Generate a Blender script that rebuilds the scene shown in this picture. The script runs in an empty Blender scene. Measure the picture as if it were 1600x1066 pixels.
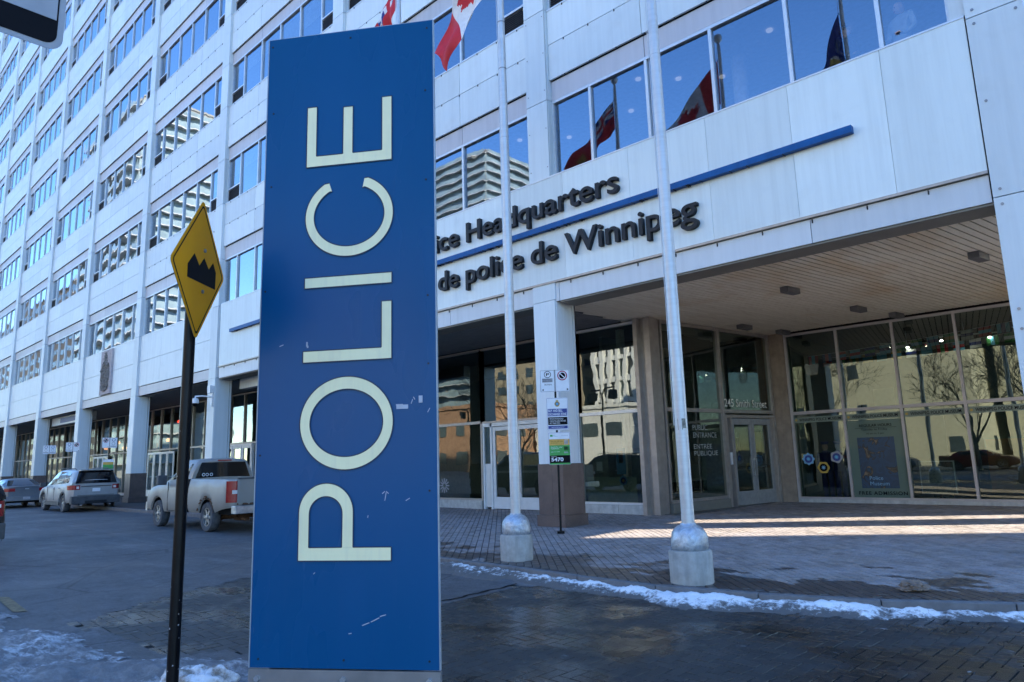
import bpy, bmesh, math, random
import numpy as np
from mathutils import Vector, Matrix, noise
R = math.radians
rnd = random.Random(7)
sc = bpy.context.scene
C = sc.collection

# ------------------------------------------------------------------ camera
CAM = Vector((10.0492, -12.3923, 1.5361))
F_PX, PITCH, ROLL, YAW = 1076.18, 0.1702, -0.0301, 0.7481
cd = bpy.data.cameras.new('camera'); cam = bpy.data.objects.new('camera', cd); C.objects.link(cam)
fw = Vector((-math.sin(YAW)*math.cos(PITCH), math.cos(YAW)*math.cos(PITCH), math.sin(PITCH)))
r0 = Vector((math.cos(YAW), math.sin(YAW), 0)); u0 = r0.cross(fw)
rt = math.cos(ROLL)*r0 + math.sin(ROLL)*u0; up = -math.sin(ROLL)*r0 + math.cos(ROLL)*u0
cam.matrix_world = Matrix(((rt.x, up.x, -fw.x, CAM.x), (rt.y, up.y, -fw.y, CAM.y), (rt.z, up.z, -fw.z, CAM.z), (0, 0, 0, 1)))
cd.sensor_width = 36.0; cd.lens = F_PX*36/1600; cd.clip_start = .05; cd.clip_end = 3000
sc.camera = cam
sc.render.resolution_x = 1024; sc.render.resolution_y = 682

# ------------------------------------------------------------------ light
SUN_AZ, SUN_EL = R(34), R(29)          # azimuth measured from +X towards +Y
world = bpy.data.worlds.new('World'); sc.world = world; world.use_nodes = True
wn = world.node_tree.nodes; wl = world.node_tree.links
bg = wn['Background']; sky = wn.new('ShaderNodeTexSky'); sky.sky_type = 'NISHITA'; sky.sun_disc = False
sky.sun_elevation = SUN_EL; sky.sun_rotation = math.pi/2 - SUN_AZ
sky.air_density = 1.0; sky.dust_density = .1; sky.ozone_density = 4.0
hs = wn.new('ShaderNodeHueSaturation'); hs.inputs['Saturation'].default_value = 1.17; hs.inputs['Hue'].default_value = .506; wl.new(sky.outputs[0], hs.inputs['Color']); wl.new(hs.outputs[0], bg.inputs[0]); bg.inputs[1].default_value = .15
sd = bpy.data.lights.new('sun', 'SUN'); sd.energy = 5.0; sd.angle = R(.5); sd.color = (1, .90, .74)
sun = bpy.data.objects.new('sun', sd); C.objects.link(sun)
sv = Vector((math.cos(SUN_AZ)*math.cos(SUN_EL), math.sin(SUN_AZ)*math.cos(SUN_EL), math.sin(SUN_EL)))
sun.rotation_euler = (-sv).to_track_quat('-Z', 'Y').to_euler()
sc.view_settings.view_transform = 'Standard'; sc.view_settings.look = 'None'
sc.view_settings.exposure = 2.15; sc.view_settings.gamma = 1; sc.view_settings.use_curve_mapping = False
sc.cycles.max_bounces = 8; sc.cycles.transparent_max_bounces = 12; sc.cycles.caustics_reflective = False
sc.cycles.sample_clamp_indirect = 6

# ------------------------------------------------------------------ mesh helpers
class MB:
    def __init__(s): s.v = []; s.f = []; s.m = []
    def quad(s, a, b, c, d, m=0):
        n = len(s.v); s.v += [tuple(a), tuple(b), tuple(c), tuple(d)]; s.f.append((n, n+1, n+2, n+3)); s.m.append(m); return s
    def poly(s, pts, m=0):
        n = len(s.v); s.v += [tuple(p) for p in pts]; s.f.append(tuple(range(n, n+len(pts)))); s.m.append(m); return s
    def box(s, x0, x1, y0, y1, z0, z1, m=0):
        n = len(s.v)
        s.v += [(x0,y0,z0),(x1,y0,z0),(x1,y1,z0),(x0,y1,z0),(x0,y0,z1),(x1,y0,z1),(x1,y1,z1),(x0,y1,z1)]
        for f in ((0,3,2,1),(4,5,6,7),(0,1,5,4),(1,2,6,5),(2,3,7,6),(3,0,4,7)):
            s.f.append(tuple(n+i for i in f)); s.m.append(m)
        return s
    def hexa(s, p, m=0):           # 8 points: bottom ring 0-3, top ring 4-7
        n = len(s.v); s.v += [tuple(q) for q in p]
        for f in ((0,3,2,1),(4,5,6,7),(0,1,5,4),(1,2,6,5),(2,3,7,6),(3,0,4,7)):
            s.f.append(tuple(n+i for i in f)); s.m.append(m)
        return s
    def obox(s, c, ax, ay, az, m=0):     # oriented box, half-axes
        c = Vector(c); p = []
        for k in (-1, 1):
            for i, j in ((-1,-1),(1,-1),(1,1),(-1,1)): p.append(c+Vector(ax)*i+Vector(ay)*j+Vector(az)*k)
        return s.hexa(p, m)
    def prism(s, pts, vec, m=0):       # polygon extruded by vec
        n = len(s.v); k = len(pts); vec = Vector(vec)
        s.v += [tuple(p) for p in pts] + [tuple(Vector(p)+vec) for p in pts]
        s.f.append(tuple(range(n+k-1, n-1, -1))); s.f.append(tuple(range(n+k, n+2*k))); s.m += [m, m]
        for i in range(k):
            j = (i+1) % k; s.f.append((n+i, n+j, n+k+j, n+k+i)); s.m.append(m)
        return s
    def tube(s, pts, rads, n=8, m=0, cap=True):
        base = len(s.v); pts = [Vector(p) for p in pts]; T = None
        if not hasattr(rads, '__len__'): rads = [rads]*len(pts)
        for i, p in enumerate(pts):
            d = (pts[min(i+1, len(pts)-1)]-pts[max(i-1, 0)]).normalized()
            if T is None: T = d.orthogonal().normalized()
            T = (T - d*T.dot(d)); T = T.normalized() if T.length > 1e-6 else d.orthogonal().normalized()
            B = d.cross(T)
            for k in range(n):
                a = 2*math.pi*k/n; s.v.append(tuple(p + (T*math.cos(a)+B*math.sin(a))*rads[i]))
        for i in range(len(pts)-1):
            for k in range(n):
                a = base+i*n+k; b = base+i*n+(k+1) % n
                s.f.append((a, b, b+n, a+n)); s.m.append(m)
        if cap:
            s.f.append(tuple(base+k for k in reversed(range(n)))); s.m.append(m)
            s.f.append(tuple(base+(len(pts)-1)*n+k for k in range(n))); s.m.append(m)
        return s
    def lathe(s, prof, n=24, m=0, c=(0, 0)):   # (r, z) pairs about the z axis
        return s.tube([(c[0], c[1], z) for r, z in prof], [r for r, z in prof], n, m) if False else s._lathe(prof, n, m, c)
    def _lathe(s, prof, n=24, m=0, c=(0, 0), cap=True):
        b = len(s.v)
        for r, z in prof:
            for k in range(n):
                a = 2*math.pi*k/n; s.v.append((c[0]+r*math.cos(a), c[1]+r*math.sin(a), z))
        for i in range(len(prof)-1):
            for k in range(n):
                q = b+i*n+k; w = b+i*n+(k+1) % n; s.f.append((q, w, w+n, q+n)); s.m.append(m)
        if cap:
            s.f.append(tuple(b+k for k in reversed(range(n)))); s.m.append(m)
            s.f.append(tuple(b+(len(prof)-1)*n+k for k in range(n))); s.m.append(m)
        return s
    def mesh(s, name, mats, smooth=None):
        me = bpy.data.meshes.new(name); me.from_pydata(s.v, [], s.f)
        if not isinstance(mats, (list, tuple)): mats = [mats]
        for mt in mats: me.materials.append(mt)
        if len(mats) > 1: me.polygons.foreach_set('material_index', s.m)
        if smooth is not None:
            me.polygons.foreach_set('use_smooth', [True]*len(s.f)); me.set_sharp_from_angle(angle=R(smooth))
        me.update(); return me

def link(name, me, parent=None, loc=(0,0,0), rot=(0,0,0)):
    o = bpy.data.objects.new(name, me); C.objects.link(o); o.location = loc; o.rotation_euler = rot
    if parent is not None: o.parent = parent
    return o
def obj(name, mb, mats, parent=None, smooth=None, loc=(0,0,0), rot=(0,0,0)):
    return link(name, mb.mesh(name, mats, smooth), parent, loc, rot)
def tag(o, label=None, cat=None, group=None, kind=None):
    if label: o['label'] = label
    if cat: o['category'] = cat
    if group: o['group'] = group
    if kind: o['kind'] = kind
    return o
def thing(name, label, cat, loc=(0,0,0), rz=0, group=None):
    o = bpy.data.objects.new(name, None); C.objects.link(o); o.location = loc; o.rotation_euler = (0,0,rz)
    o.empty_display_size = .2
    return tag(o, label, cat, group)
def copy_tree(o, parent=None):
    c = o.copy(); C.objects.link(c)
    if parent is not None: c.parent = parent
    for ch in [q for q in o.children]: copy_tree(ch, c)
    return c
def boxo(name, x0, x1, y0, y1, z0, z1, mat, parent=None):
    return obj(name, MB().box(x0, x1, y0, y1, z0, z1), mat, parent)
def bev(o, w=.01, seg=2):
    m = o.modifiers.new('bevel', 'BEVEL'); m.width = w; m.segments = seg; m.limit_method = 'ANGLE'; return o

# ------------------------------------------------------------------ materials
class N:
    def __init__(s, name):
        s.mat = bpy.data.materials.new(name); s.mat.use_nodes = True; s.t = s.mat.node_tree
        s.t.nodes.clear(); s.out = s.n('ShaderNodeOutputMaterial')
    def n(s, typ, **kw):
        q = s.t.nodes.new(typ)
        for k, v in kw.items(): setattr(q, k, v)
        return q
    def l(s, a, b): s.t.links.new(a, b)
    def set(s, sock, v):
        if isinstance(v, bpy.types.NodeSocket): s.l(v, sock)
        elif v is not None:
            if hasattr(sock.default_value, '__len__') and not hasattr(v, '__len__'): sock.default_value = (v, v, v, 1)
            elif hasattr(v, '__len__') and len(v) == 3 and len(sock.default_value) == 4: sock.default_value = (*v, 1)
            else: sock.default_value = v
    def coord(s, kind='Object', scale=(1,1,1), rot=(0,0,0)):
        if kind == 'World': src = s.n('ShaderNodeNewGeometry').outputs['Position']
        else: src = s.n('ShaderNodeTexCoord').outputs[kind]
        m = s.n('ShaderNodeMapping'); s.l(src, m.inputs[0]); m.inputs['Scale'].default_value = scale; m.inputs['Rotation'].default_value = rot
        return m.outputs[0]
    def noise(s, co, scale=5, detail=4, rough=.55, dist=0):
        q = s.n('ShaderNodeTexNoise'); s.l(co, q.inputs['Vector']); q.inputs['Scale'].default_value = scale
        q.inputs['Detail'].default_value = detail; q.inputs['Roughness'].default_value = rough; q.inputs['Distortion'].default_value = dist
        return q.outputs['Fac']
    def vor(s, co, scale=5, feat='F1'):
        q = s.n('ShaderNodeTexVoronoi', feature=feat); s.l(co, q.inputs['Vector']); q.inputs['Scale'].default_value = scale
        return q.outputs[0]
    def ramp(s, fac, stops):
        q = s.n('ShaderNodeValToRGB'); s.l(fac, q.inputs[0]); e = q.color_ramp.elements
        while len(e) < len(stops): e.new(.5)
        for i, (p, c) in enumerate(stops):
            e[i].position = p; e[i].color = (c, c, c, 1) if not hasattr(c, '__len__') else (*c, 1)
        return q.outputs[0]
    def math(s, op, a, b=0, clamp=False):
        q = s.n('ShaderNodeMath', operation=op, use_clamp=clamp); s.set(q.inputs[0], a); s.set(q.inputs[1], b); return q.outputs[0]
    def mix(s, f, a, b, mode='MIX'):
        q = s.n('ShaderNodeMix', data_type='RGBA', blend_type=mode); s.set(q.inputs['Factor'], f)
        s.set(q.inputs[6], a); s.set(q.inputs[7], b); return q.outputs[2]
    def bump(s, h, strength=.3, dist=.01):
        q = s.n('ShaderNodeBump'); s.l(h, q.inputs['Height']); q.inputs['Strength'].default_value = strength; q.inputs['Distance'].default_value = dist
        return q.outputs[0]
    def pbr(s, col=.5, rough=.5, metal=0, normal=None, spec=None, emit=None, es=0, coat=0, alpha=None):
        q = s.n('ShaderNodeBsdfPrincipled'); s.set(q.inputs['Base Color'], col); s.set(q.inputs['Roughness'], rough); s.set(q.inputs['Metallic'], metal)
        if normal is not None: s.l(normal, q.inputs['Normal'])
        if spec is not None: s.set(q.inputs['Specular IOR Level'], spec)
        if coat: s.set(q.inputs['Coat Weight'], coat); q.inputs['Coat Roughness'].default_value = .05
        if emit is not None: s.set(q.inputs['Emission Color'], emit); q.inputs['Emission Strength'].default_value = es
        if alpha is not None: s.set(q.inputs['Alpha'], alpha)
        return q.outputs[0]
    def done(s, sh): s.l(sh, s.out.inputs[0]); return s.mat

def simple(name, col, rough=.5, metal=0, var=.12, scale=8, bump=0, **kw):
    m = N(name); co = m.coord('Object')
    f = m.noise(co, scale, 5)
    c = m.mix(m.ramp(f, [(.3, 0), (.7, 1)]), tuple(x*(1-var) for x in col), tuple(min(1, x*(1+var)) for x in col))
    nrm = m.bump(m.noise(co, scale*6, 3), bump, .01) if bump else None
    r = m.math('MULTIPLY_ADD', f, .15) if False else rough
    return m.done(m.pbr(c, r, metal, nrm, **kw))

def panel_mat(name, col, streak=.25, rough=.38, metal=0.0):
    m = N(name); w = m.coord('World'); 
    big = m.noise(m.coord('World', (.35, .35, .5)), 1, 4)
    st = m.noise(m.coord('World', (7, 7, .35)), 1, 5, .6)
    fine = m.noise(w, 2.2, 6, .6)
    oi = m.n('ShaderNodeObjectInfo')
    rr = m.math('MULTIPLY_ADD', oi.outputs['Random'], .16)
    m.t.nodes[-1].inputs[2].default_value = .88
    c = m.mix(m.ramp(st, [(.42, 0), (.72, 1)]), col, tuple(x*(1-streak) for x in col))
    c = m.mix(m.ramp(big, [(.35, 0), (.7, .35)]), c, tuple(x*.86 for x in col))
    c = m.mix(m.ramp(fine, [(.55, 0), (.75, .22)]), c, tuple(x*.7 for x in col))
    c = m.mix(1, c, rr, 'MULTIPLY')
    rg = m.math('MULTIPLY_ADD', fine, .25); m.t.nodes[-1].inputs[2].default_value = rough-.1
    nb = m.bump(m.noise(m.coord('World', (.8, .8, .8)), 1, 2), .25, .03)
    return m.done(m.pbr(c, rg, metal, nb))

M = {}
M['panel'] = panel_mat('painted_panel', (.70, .745, .75), .10)
M['fascia'] = panel_mat('fascia_panel', (.745, .80, .79), .12, .36)
M['strip'] = panel_mat('grey_strip', (.56, .53, .545), .12)
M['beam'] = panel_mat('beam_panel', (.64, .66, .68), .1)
M['column'] = panel_mat('column_panel', (.67, .72, .735), .10)
M['dark_gap'] = simple('dark_joint', (.015, .016, .018), .85, spec=.1)
M['alu'] = simple('aluminium_frame', (.62, .64, .66), .35, .3, .06)
M['bronze'] = simple('bronze_frame', (.36, .32, .29), .38, .35, .12, 5)
M['museum_frame'] = simple('mauve_grey_frame', (.40, .365, .365), .4, .1, .08, 5)
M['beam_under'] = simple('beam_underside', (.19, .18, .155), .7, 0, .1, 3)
M['louver'] = simple('louver_dark', (.03, .028, .03), .6, spec=.2)
M['blue_bar'] = simple('blue_enamel', (.003, .085, .27), .45, 0, .15, 6, spec=.2)
M['letter'] = simple('charcoal_letter', (.016, .018, .022), .5, 0, .2, 6, spec=.25)
M['white_door'] = simple('white_door_paint', (.62, .65, .67), .35, 0, .08, 4)
M['conc'] = N('x').mat
def concrete(name, col, rough=.85, sc_=6, streak=.3):
    m = N(name); w = m.coord('World'); a = m.noise(w, sc_, 8, .65); b = m.noise(m.coord('World', (9, 9, 1.2)), 1, 4)
    c = m.mix(m.ramp(a, [(.3, 0), (.7, 1)]), tuple(x*.72 for x in col), tuple(x*1.15 for x in col))
    c = m.mix(m.ramp(b, [(.45, 0), (.7, streak)]), c, tuple(x*.55 for x in col))
    sp = m.ramp(m.vor(w, 90), [(.0, 0), (.18, 1)])
    c = m.mix(.25, c, sp, 'MULTIPLY')
    return m.done(m.pbr(c, rough, 0, m.bump(m.noise(w, sc_*12, 5), .4, .006)))
M['conc'] = concrete('cast_concrete', (.36, .36, .34), streak=.7)
M['conc_brown'] = concrete('brown_concrete_wall', (.30, .235, .18), .85, 3)
M['sill_stone'] = concrete('pale_stone_sill', (.46, .46, .45))
M['kerb'] = concrete('kerb_concrete', (.15, .15, .155))
def granite():
    m = N('brown_granite'); w = m.coord('World'); v = m.noise(w, 160, 3, .8); a = m.noise(w, 3, 4)
    c = m.ramp(v, [(.3, (.035, .026, .024)), (.5, (.125, .088, .078)), (.7, (.26, .19, .165))])
    c = m.mix(m.ramp(a, [(.4, 0), (.7, .5)]), c, (.05, .04, .038))
    return m.done(m.pbr(c, .38, 0, m.bump(a, .05)))
M['granite'] = granite()
def glass(name, ior=1.9, tint=(.55, .6, .62), refl=(1, 1, 1), wave=.6, wscale=.9, lo=0.0, k=1.0, dist=.02):
    m = N(name)
    co = m.coord('World'); oi = m.n('ShaderNodeObjectInfo')
    add = m.n('ShaderNodeVectorMath', operation='ADD'); m.l(co, add.inputs[0])
    mul = m.n('ShaderNodeVectorMath', operation='SCALE'); m.l(oi.outputs['Random'], mul.inputs[0]); mul.inputs['Scale'].default_value = 0
    m.l(mul.outputs[0], add.inputs[1])
    sp = m.n('ShaderNodeCombineXYZ'); m.l(m.math('MULTIPLY', oi.outputs['Random'], 37), sp.inputs[0]); m.l(sp.outputs[0], add.inputs[1])
    nb = m.bump(m.noise(add.outputs[0], wscale, 2, .4), wave, dist)
    fr = m.n('ShaderNodeFresnel'); fr.inputs['IOR'].default_value = ior; m.l(nb, fr.inputs['Normal'])
    f = m.math('MULTIPLY_ADD', fr.outputs[0], k, True); m.t.nodes[-1].inputs[2].default_value = lo
    g = m.n('ShaderNodeBsdfGlossy'); g.inputs['Roughness'].default_value = 0.0; g.inputs['Color'].default_value = (*refl, 1); m.l(nb, g.inputs['Normal'])
    t = m.n('ShaderNodeBsdfTransparent'); t.inputs['Color'].default_value = (*tint, 1)
    mx = m.n('ShaderNodeMixShader'); m.l(f, mx.inputs[0]); m.l(t.outputs[0], mx.inputs[1]); m.l(g.outputs[0], mx.inputs[2])
    return m.done(mx.outputs[0])
M['glass_up'] = glass('coated_window_glass', 2.3, (.75, .80, .85), (.80, .88, 1), .10, .8, .10)
M['glass_wavy'] = glass('wavy_window_glass', 2.6, (.42, .47, .52), (.88, .93, 1), .22, .7, .12)
M['glass_low'] = glass('shopfront_glass', 1.8, (.42, .52, .48), (.88, .95, .90), .16, .9, .07)
M['glass_museum'] = glass('museum_glass', 1.75, (.42, .52, .47), (.86, .95, .84), .13, .8, .05)
M['car_glass'] = simple('car_glass', (.004, .005, .007), .04, 0, .1, 1)
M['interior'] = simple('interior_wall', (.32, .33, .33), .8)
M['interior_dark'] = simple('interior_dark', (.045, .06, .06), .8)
M['interior_floor'] = simple('interior_floor', (.10, .10, .095), .4)
M['white_int'] = simple('interior_white_paint', (.75, .74, .72), .7)
M['blind'] = simple('window_blind', (.70, .74, .78), .8)
def emit(name, col, s):
    m = N(name); return m.done(m.pbr(col, .5, emit=col, es=s))
M['downlight'] = emit('downlight_lamp', (1, .93, .8), .07)
M['spot'] = emit('track_spot_lamp', (1, .93, .8), 16)
M['red_lamp'] = emit('red_neon', (1, .06, .03), 1.2)
M['orange_lamp'] = emit('orange_lamp', (1, .35, .1), .8)
def slatmat():
    m = N('soffit_slat_paint'); w = m.coord('World')
    a = m.noise(m.coord('World', (.55, .30, 1)), 1, 4, .6); b = m.noise(m.coord('World', (12, 1.5, 1), (0, 0, R(-10))), 1, 4)
    oi = m.n('ShaderNodeObjectInfo')
    c = m.mix(m.ramp(a, [(.52, 0), (.72, .75)]), (.86, .80, .66), (.62, .40, .18))
    c = m.mix(m.ramp(b, [(.5, 0), (.75, .4)]), c, (.50, .40, .26))
    c = m.mix(m.math('MULTIPLY', oi.outputs['Random'], .25), c, (.62, .56, .44))
    return m.done(m.pbr(c, .45, 0, m.bump(b, .1)))
M['slat'] = slatmat()
def flagpole_mat():
    m = N('flagpole_aluminium'); w = m.coord('World', (1, 1, 26)); a = m.noise(w, 1, 4); b = m.noise(m.coord('World', (9, 9, 3)), 1, 4)
    c = m.mix(m.ramp(a, [(.42, 0), (.65, .3)]), (.56, .57, .58), (.42, .43, .44))
    c = m.mix(m.ramp(b, [(.55, 0), (.75, .4)]), c, (.36, .37, .37))
    return m.done(m.pbr(c, .42, .35, m.bump(a, .15)))
M['flagpole'] = flagpole_mat()
M['duct'] = None
def duct():
    m = N('crinkled_duct_tape'); w = m.coord('World'); v = m.vor(m.coord('World', (6, 6, 12)), 1, 'SMOOTH_F1'); a = m.noise(w, 9, 6, .7, 1.2)
    c = m.mix(m.ramp(a, [(.35, 0), (.7, 1)]), (.30, .33, .37), (.62, .66, .70))
    return m.done(m.pbr(c, .3, .5, m.bump(a, .9, .02)))
M['duct'] = duct()
def sign_blue():
    m = N('police_sign_blue_panel'); w = m.coord('Object'); a = m.noise(m.coord('Object', (1.2, 1, .35)), 1, 4)
    b = m.noise(m.coord('Object', (14, 14, 1.2)), 1, 5, .6); sc_ = m.noise(m.coord('Object', (60, 1, 4), (0, .4, 0)), 1, 3)
    c = m.mix(m.ramp(a, [(.3, 0), (.7, 1)]), (.000, .066, .178), (.000, .074, .205))
    c = m.mix(m.ramp(b, [(.58, 0), (.8, .12)]), c, (.04, .09, .20))
    c = m.mix(m.ramp(sc_, [(.74, 0), (.76, .25)]), c, (.25, .32, .45))
    rg = m.ramp(a, [(.3, .22), (.7, .36)])
    return m.done(m.pbr(c, rg, 0, m.bump(m.noise(m.coord('Object', (1.3, 1, .8)), 1, 2), .2, .01), spec=.2))
M['sign_blue'] = sign_blue()
def letter_cream():
    m = N('cream_letter'); w = m.coord('Object'); b = m.noise(w, 3, 6, .6); st = m.noise(m.coord('Object', (26, 26, 2)), 1, 4)
    c = m.mix(m.ramp(b, [(.45, 0), (.75, .5)]), (.86, .80, .50), (.72, .66, .42))
    c = m.mix(m.ramp(st, [(.5, 0), (.8, .35)]), c, (.60, .56, .42))
    return m.done(m.pbr(c, .55))
M['cream'] = letter_cream()
M['sign_edge'] = simple('blue_grey_edge', (.30, .34, .38), .4, .2)
M['steel_base'] = simple('brushed_steel', (.25, .25, .26), .4, .6, .2, 3)
M['dark_cut'] = simple('dark_letter_outline', (.012, .022, .045), .6)  # near-black line drawn round each cream sign letter
def yel():
    m = N('yellow_sign_sheeting'); w = m.coord('Object'); b = m.noise(w, 3, 5)
    c = m.mix(m.ramp(b, [(.35, 0), (.75, 1)]), (.78, .34, .002), (.68, .29, .004))
    return m.done(m.pbr(c, .5, spec=.12))
M['yellow'] = yel()
M['yellow_edge'] = simple('sign_metal_back', (.33, .30, .20), .45, .4)
M['black'] = simple('black_vinyl', (.004, .004, .006), .6, spec=.1)
M['black_post'] = simple('black_post_paint', (.004, .004, .005), .38, 0, .4, 12, spec=.18)
M['rust'] = simple('rusty_metal', (.10, .045, .02), .8, 0, .4, 20, .4)
M['white_sheet'] = simple('white_sign_sheeting', (.72, .74, .77), .4, 0, .05)
M['sign_navy'] = simple('navy_print', (.02, .04, .22), .45)
M['sign_red'] = simple('red_print', (.35, .015, .05), .45)
M['sign_green'] = simple('green_print', (.05, .32, .06), .45)
M['sign_orange'] = simple('orange_print', (.60, .35, .06), .45)
M['grey_print'] = simple('grey_print', (.30, .31, .34), .5)
M['pale_blue_print'] = simple('pale_blue_print', (.15, .35, .55), .5)
M['gold'] = simple('gold_print', (.45, .30, .05), .5)
M['white_plastic'] = simple('white_plastic', (.7, .7, .7), .35)
M['fl_red'] = simple('flag_red', (.55, .012, .025), .7)
M['fl_white'] = simple('flag_white', (.72, .70, .70), .7)
M['fl_blue'] = simple('flag_blue', (.01, .03, .22), .7)
M['fl_gold'] = simple('flag_gold', (.42, .28, .05), .7)
M['fl_green'] = simple('flag_green', (.04, .25, .06), .7)
M['fl_sky'] = simple('flag_sky_blue', (.12, .42, .62), .7)
M['plaque'] = simple('plaque_stone', (.42, .37, .37), .8, 0, .15, 5, .3)
M['carving'] = simple('weathered_carving', (.17, .155, .14), .85, 0, .6, 9, .6)
def paint(name, col, dirt=(.30, .27, .23), amt=.6, rough=.3, metal=.5, zr=(.3, 1.2)):
    m = N(name); w = m.coord('Object'); geo = m.n('ShaderNodeTexCoord'); sp = m.n('ShaderNodeSeparateXYZ'); m.l(geo.outputs['Object'], sp.inputs[0])
    a = m.noise(w, 2.5, 6, .6); mr = m.n('ShaderNodeMapRange'); m.l(sp.outputs[2], mr.inputs[0])
    mr.inputs[1].default_value = zr[0]; mr.inputs[2].default_value = zr[1]; mr.inputs[3].default_value = 1; mr.inputs[4].default_value = 0
    f = m.math('MULTIPLY', m.math('ADD', mr.outputs[0], m.math('MULTIPLY', m.math('SUBTRACT', a, .5), 1.2), True), amt)
    c = m.mix(f, col, dirt); r = m.mix(f, rough, .75)
    mt = m.math('MULTIPLY', m.math('SUBTRACT', 1, f), metal)
    return m.done(m.pbr(c, r, mt, coat=.0))
M['truck_paint'] = paint('dusty_pewter_paint', (.27, .265, .25), (.24, .215, .18), .9, .4, .25)
M['suv_paint'] = paint('salty_silver_paint', (.36, .37, .38), (.20, .19, .18), .75, .35, .35)
M['sedan_paint'] = paint('dirty_grey_paint', (.10, .115, .14), (.22, .23, .24), .6)
M['black_paint'] = paint('black_paint', (.008, .009, .012), (.06, .06, .065), .3, .2, .1)
M['red_paint'] = paint('dark_red_paint', (.2, .01, .01), (.1, .06, .05), .3, .2, .2)
M['trim'] = simple('black_plastic_trim', (.05, .055, .062), .6, 0, .3, 6)
M['tyre'] = simple('salt_dusted_tyre', (.065, .068, .075), .85, 0, .4, 9, .2)
M['rim'] = simple('alloy_rim', (.34, .33, .32), .4, .6, .25, 9)
M['chrome'] = simple('dull_chrome', (.50, .52, .55), .28, .8, .3, 6)
M['tail_red'] = simple('red_lens', (.26, .012, .016), .25, 0, .2, 6)
M['lens_white'] = simple('clear_lens', (.65, .62, .62), .25)
M['skin'] = simple('skin', (.72, .46, .37), .5)
M['hair'] = simple('dark_hair', (.03, .022, .018), .6)
M['shirt'] = simple('light_blue_shirt', (.62, .74, .85), .8)
M['jacket'] = simple('grey_jacket', (.10, .12, .12), .85, 0, .4, 12)
M['trousers'] = simple('dark_trousers', (.03, .03, .04), .8)

def snowmat():
    m = N('kerb_snow'); w = m.coord('World'); a = m.noise(w, 14, 8, .75); b = m.noise(w, 2.2, 6, .6); g = m.noise(w, 75, 4, .8)
    sp = m.n('ShaderNodeSeparateXYZ'); ge = m.n('ShaderNodeNewGeometry'); m.l(ge.outputs['Position'], sp.inputs[0])
    hz = m.math('MULTIPLY', m.math('ADD', sp.outputs[2], .12), 11)
    xd = m.math('MULTIPLY', m.math('SUBTRACT', 4.6, sp.outputs[0]), .22, True)
    k = m.math('SUBTRACT', m.math('ADD', m.math('ADD', hz, m.math('MULTIPLY', a, 2.6)), m.math('MULTIPLY', b, 2.4)), xd)
    c = m.ramp(k, [(.98, 0), (1.35, 1)]) if False else None
    kk = m.math('MULTIPLY', m.math('SUBTRACT', k, 2.72), 2.0, True)
    c = m.mix(kk, (.12, .115, .11), (.84, .86, .88))
    c = m.mix(m.ramp(g, [(.60, 0), (.72, .75)]), c, (.12, .11, .10))
    return m.done(m.pbr(c, .8, 0, m.bump(m.noise(w, 45, 7, .8), .8, .015)))
M['snow'] = snowmat()
def thinsnow():
    m = N('thin_frozen_snow'); w = m.coord('World'); a = m.noise(m.coord('World', (1, 2, 1), (0, 0, R(-35))), 6, 9, .75); b = m.noise(w, 1.2, 6, .6)
    c = m.mix(m.ramp(a, [(.44, 0), (.62, 1)]), (.13, .13, .135), (.62, .65, .68))
    c = m.mix(m.ramp(b, [(.44, .85), (.60, 0)]), c, (.15, .15, .155))
    return m.done(m.pbr(c, .7, 0, m.bump(m.noise(w, 30, 7, .75), 1.0, .02)))
M['snow_thin'] = thinsnow()
def cleansnow():
    m = N('snow_bank'); w = m.coord('World'); a = m.noise(w, 7, 8, .7)
    c = m.mix(m.ramp(a, [(.42, 0), (.60, 1)]), (.24, .20, .16), (.74, .76, .79))
    return m.done(m.pbr(c, .7, 0, m.bump(m.noise(w, 28, 6, .7), .8, .02)))
M['snowlump'] = cleansnow()

def kerb_y(x):      # kerb line of the forecourt
    pts = [(-60, -1.95), (-6.5, -1.95), (-4.6, -2.25), (-2.8, -3.2), (-1.2, -4.2), (.2, -4.68), (1.3, -4.8), (2.9, -4.86), (4.8, -5.02), (6.0, -4.97), (7.5, -4.56), (8.07, -4.30), (8.9, -3.85), (10, -3.1), (12, -1.2), (14, 1.5), (15, 4), (15.5, 40)]
    for (a, b), (c, d) in zip(pts, pts[1:]):
        if x <= c: return b+(d-b)*(x-a)/(c-a)
    return 40

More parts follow.
